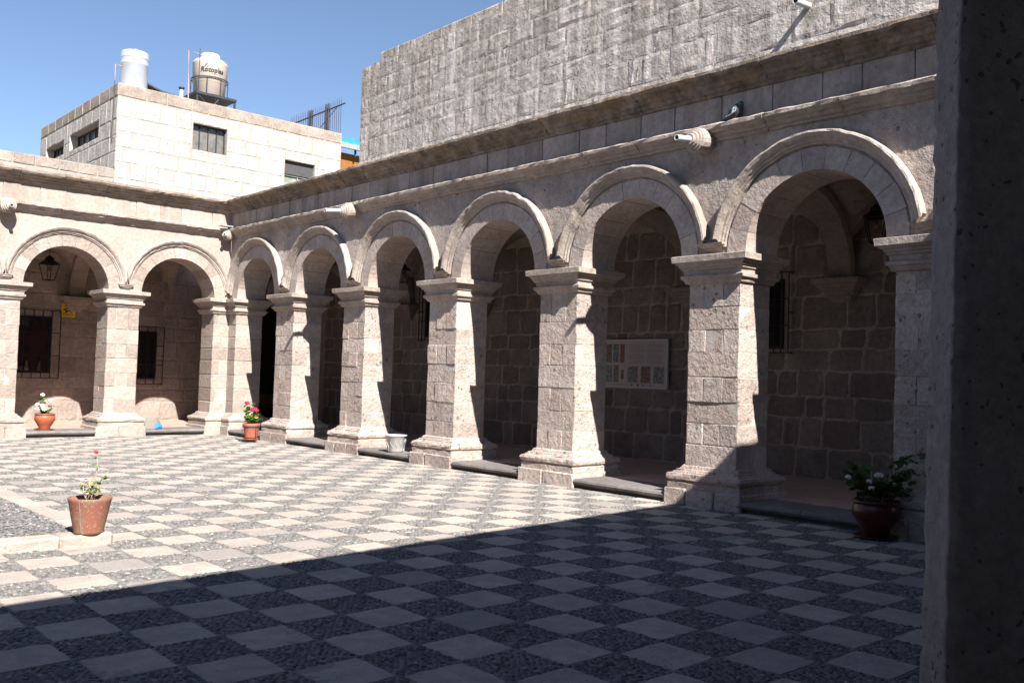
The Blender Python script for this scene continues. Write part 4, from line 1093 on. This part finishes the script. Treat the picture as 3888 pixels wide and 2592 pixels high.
p3 = thing('potted_geranium', 'round bowl shaped orange pot with white geranium on the step of the back arcade', 'potted plant', (-4.12, .12, .14), 0, GP)
BOWL = [(0, .02), (.10, .02), (.11, .05), (.16, .14), (.205, .22), (.212, .27), (.205, .315), (.19, .335), (.205, .345), (.215, .36), (.205, .372), (.185, .365), (.18, .33), (0, .325)]
MB().lathe(BOWL, 40).ob('pot', 'pot', p3, True); MB().lathe([(.178, .34), (0, .345)], 20).ob('soil', 'soil', p3)
MB().lathe([(0, .0), (.15, .0), (.185, .022), (.18, .028), (.14, .012), (0, .012)], 30).ob('saucer', 'pot2', p3, True)
st = [rstem(0, 0, .33, *side(R.uniform(-.12, .12), R.uniform(.42, .50), R.uniform(-.1, .1))) for _ in range(6)]+[rstem(*side(-.06, .34), *side(-.10, .80)), rstem(*side(-.06, .34), *side(-.15, .6)), rstem(*side(.1, .34), *side(.13, .64)), rstem(*side(-.06, .34), *side(-.10, .7))]
plant(p3, 'leaf', st, 10, [side(-.06, .78, -.03), side(-.15, .56, -.06), side(-.02, .55, -.1), side(.12, .66, -.02), side(-.15, .47, -.07), side(.04, .46, -.12), side(.0, .5, -.1)], 'white', .042, 'stem', .046, .055)
p4 = thing('potted_geranium', 'big dark red round pot with bushy white flowered geranium in deep shade on the right', 'potted plant', (-.42, -17.13, 0), 0, GP)
MB().lathe([(r*1.18, z*1.12) for r, z in BOWL], 40).ob('pot', 'pot_dark', p4, True); MB().lathe([(.21, .38), (0, .385)], 20).ob('soil', 'soil', p4)
MB().lathe([(0, .0), (.2, .0), (.235, .025), (.23, .03), (.18, .012), (0, .012)], 30).ob('saucer', 'pot_dark', p4, True)
st = [rstem(*side(R.uniform(-.1, .1), .37), *side(R.uniform(-.34, .42), R.uniform(.5, .82), R.uniform(-.2, .2))) for _ in range(15)]
st += [rstem(*side(.05, .37), *side(.42, .92)), rstem(*side(.05, .37), *side(.3, .88)), rstem(*side(-.05, .37), *side(-.2, .84))]
plant(p4, 'leaf_dark', st, 11, [side(-.33, .66, -.05), side(-.05, .70, -.15), side(-.02, .70, -.15), side(-.11, .56, -.15), side(-.14, .63, -.15)], 'white', .055, 'stem', .033, .09)
bk = thing('metal_planter', 'empty whitewashed metal planter bucket standing on the step of the right arcade', 'planter', (-.0, -7.42, .142))
MB().lathe([(0, .0), (.145, .0), (.148, .02), (.152, .025), (.19, .29), (.205, .30), (.215, .315), (.213, .325), (.195, .32), (.185, .30), (.15, .03), (0, .03)], 36).ob('bucket', 'bucketm' if 'bucketm' in M else 'whitepaint', bk, True)
orn = MB()
for k in range(12):
    a0 = k*math.pi/6
    orn.tube([((.158+.04*z_/.26+.003)*math.cos(a0+.13*math.sin(z_*30)), (.158+.04*z_/.26+.003)*math.sin(a0+.13*math.sin(z_*30)), .03+z_) for z_ in [i*.02 for i in range(12)]], .004, 4)
orn.ob('relief_scrolls', 'pvc', bk)
# cloth with something blue inside
cl = thing('draped_cloth', 'grey cloth draped over a box with a bright blue corner on the back step', 'cloth', (-1.78, .1, .142))
vs = []; fs = []; NX = 22
for k in range(8):
    v = k/7; 
    for i in range(NX):
        a = 2*math.pi*i/NX; rr = .15+.09*v**1.5+.02*v*math.sin(a*5+1)+.01*math.sin(a*9); flare = v
        z_ = .25*(1-v)**.8 if k else .26; rr = rr if k else .02
        vs.append((rr*math.cos(a)*1.15, rr*math.sin(a)*.8, max(.004, z_)))
for k in range(7):
    for i in range(NX): fs.append((k*NX+i, (k+1)*NX+i, (k+1)*NX+(i+1) % NX, k*NX+(i+1) % NX))
ob('cloth', vs, fs, 'cloth', cl, True)
ob('blue_flap', [(.02, -.21, .01), (.22, -.19, .01), (.20, -.17, .10), (.12, -.16, .15), (.03, -.17, .12), (.12, -.23, .06)], [(0, 1, 5), (1, 2, 5), (2, 3, 5), (3, 4, 5), (4, 0, 5)], 'bluecloth', cl)

# ------------------------------------------------------------------ pigeon
pg = thing('pigeon', 'dark grey pigeon with head tucked resting on the moulding beside the nearest spout', 'pigeon', (-.11, -14.98, 5.10), -math.pi/2)
# local x towards the camera end; tail points to local -x and down
q = MB(); prof = [(-.20, .012, .02), (-.14, .03, .035), (-.08, .068, .072), (-.02, .092, .10), (.04, .090, .115), (.075, .055, .125), (.095, .045, .15), (.10, .038, .175), (.09, .02, .205), (.085, .003, .212)]
vs = []; n = 14
for (x_, r, z_) in prof:
    for k in range(n): a = 2*math.pi*k/n; vs.append((x_, r*math.cos(a)*.85, z_+r*math.sin(a)))
fs = [(i*n+k, (i+1)*n+k, (i+1)*n+(k+1) % n, i*n+(k+1) % n) for i in range(len(prof)-1) for k in range(n)]
ob('body', vs, fs, 'pigeon', pg, True)
hd = MB().lathe([(0, -.04), (.022, -.034), (.036, -.012), (.037, .01), (.026, .03), (0, .04)], 14).ob('head', 'green_neck', pg, True, loc=(.085, -.005, .19)); 
MB().tube([(.10, -.02, .185), (.122, -.035, .17)], [.007, .002], 6).ob('beak', 'steel', pg)
for s_ in (-1, 1):
    vs = [(.06, s_*.062, .14), (.02, s_*.075, .15), (-.08, s_*.062, .10), (-.17, s_*.025, .05), (-.10, s_*.055, .04), (.0, s_*.075, .06), (.055, s_*.068, .09)]
    w2 = vs+[(x_, y_+s_*.006, z_) for x_, y_, z_ in vs]
    ob('wing', w2, [tuple(range(7)), tuple(range(7, 14))[::-1]]+[(i, (i+1) % 7, 7+(i+1) % 7, 7+i) for i in range(7)], 'pigeonw', pg)
for s_ in (-.02, .02): MB().tube([(0.02, s_, .03), (.02, s_, -.0)], .004, 5).ob('leg', 'pink', pg)

tag(ob('litter_scrap', [(-4.62, -14.2, .008), (-4.56, -14.22, .012), (-4.55, -14.17, .016), (-4.6, -14.15, .009)], [(0, 1, 2, 3)], 'whitepaint'), 'tiny white scrap of litter on the sunlit paving near the shadow edge', 'litter')
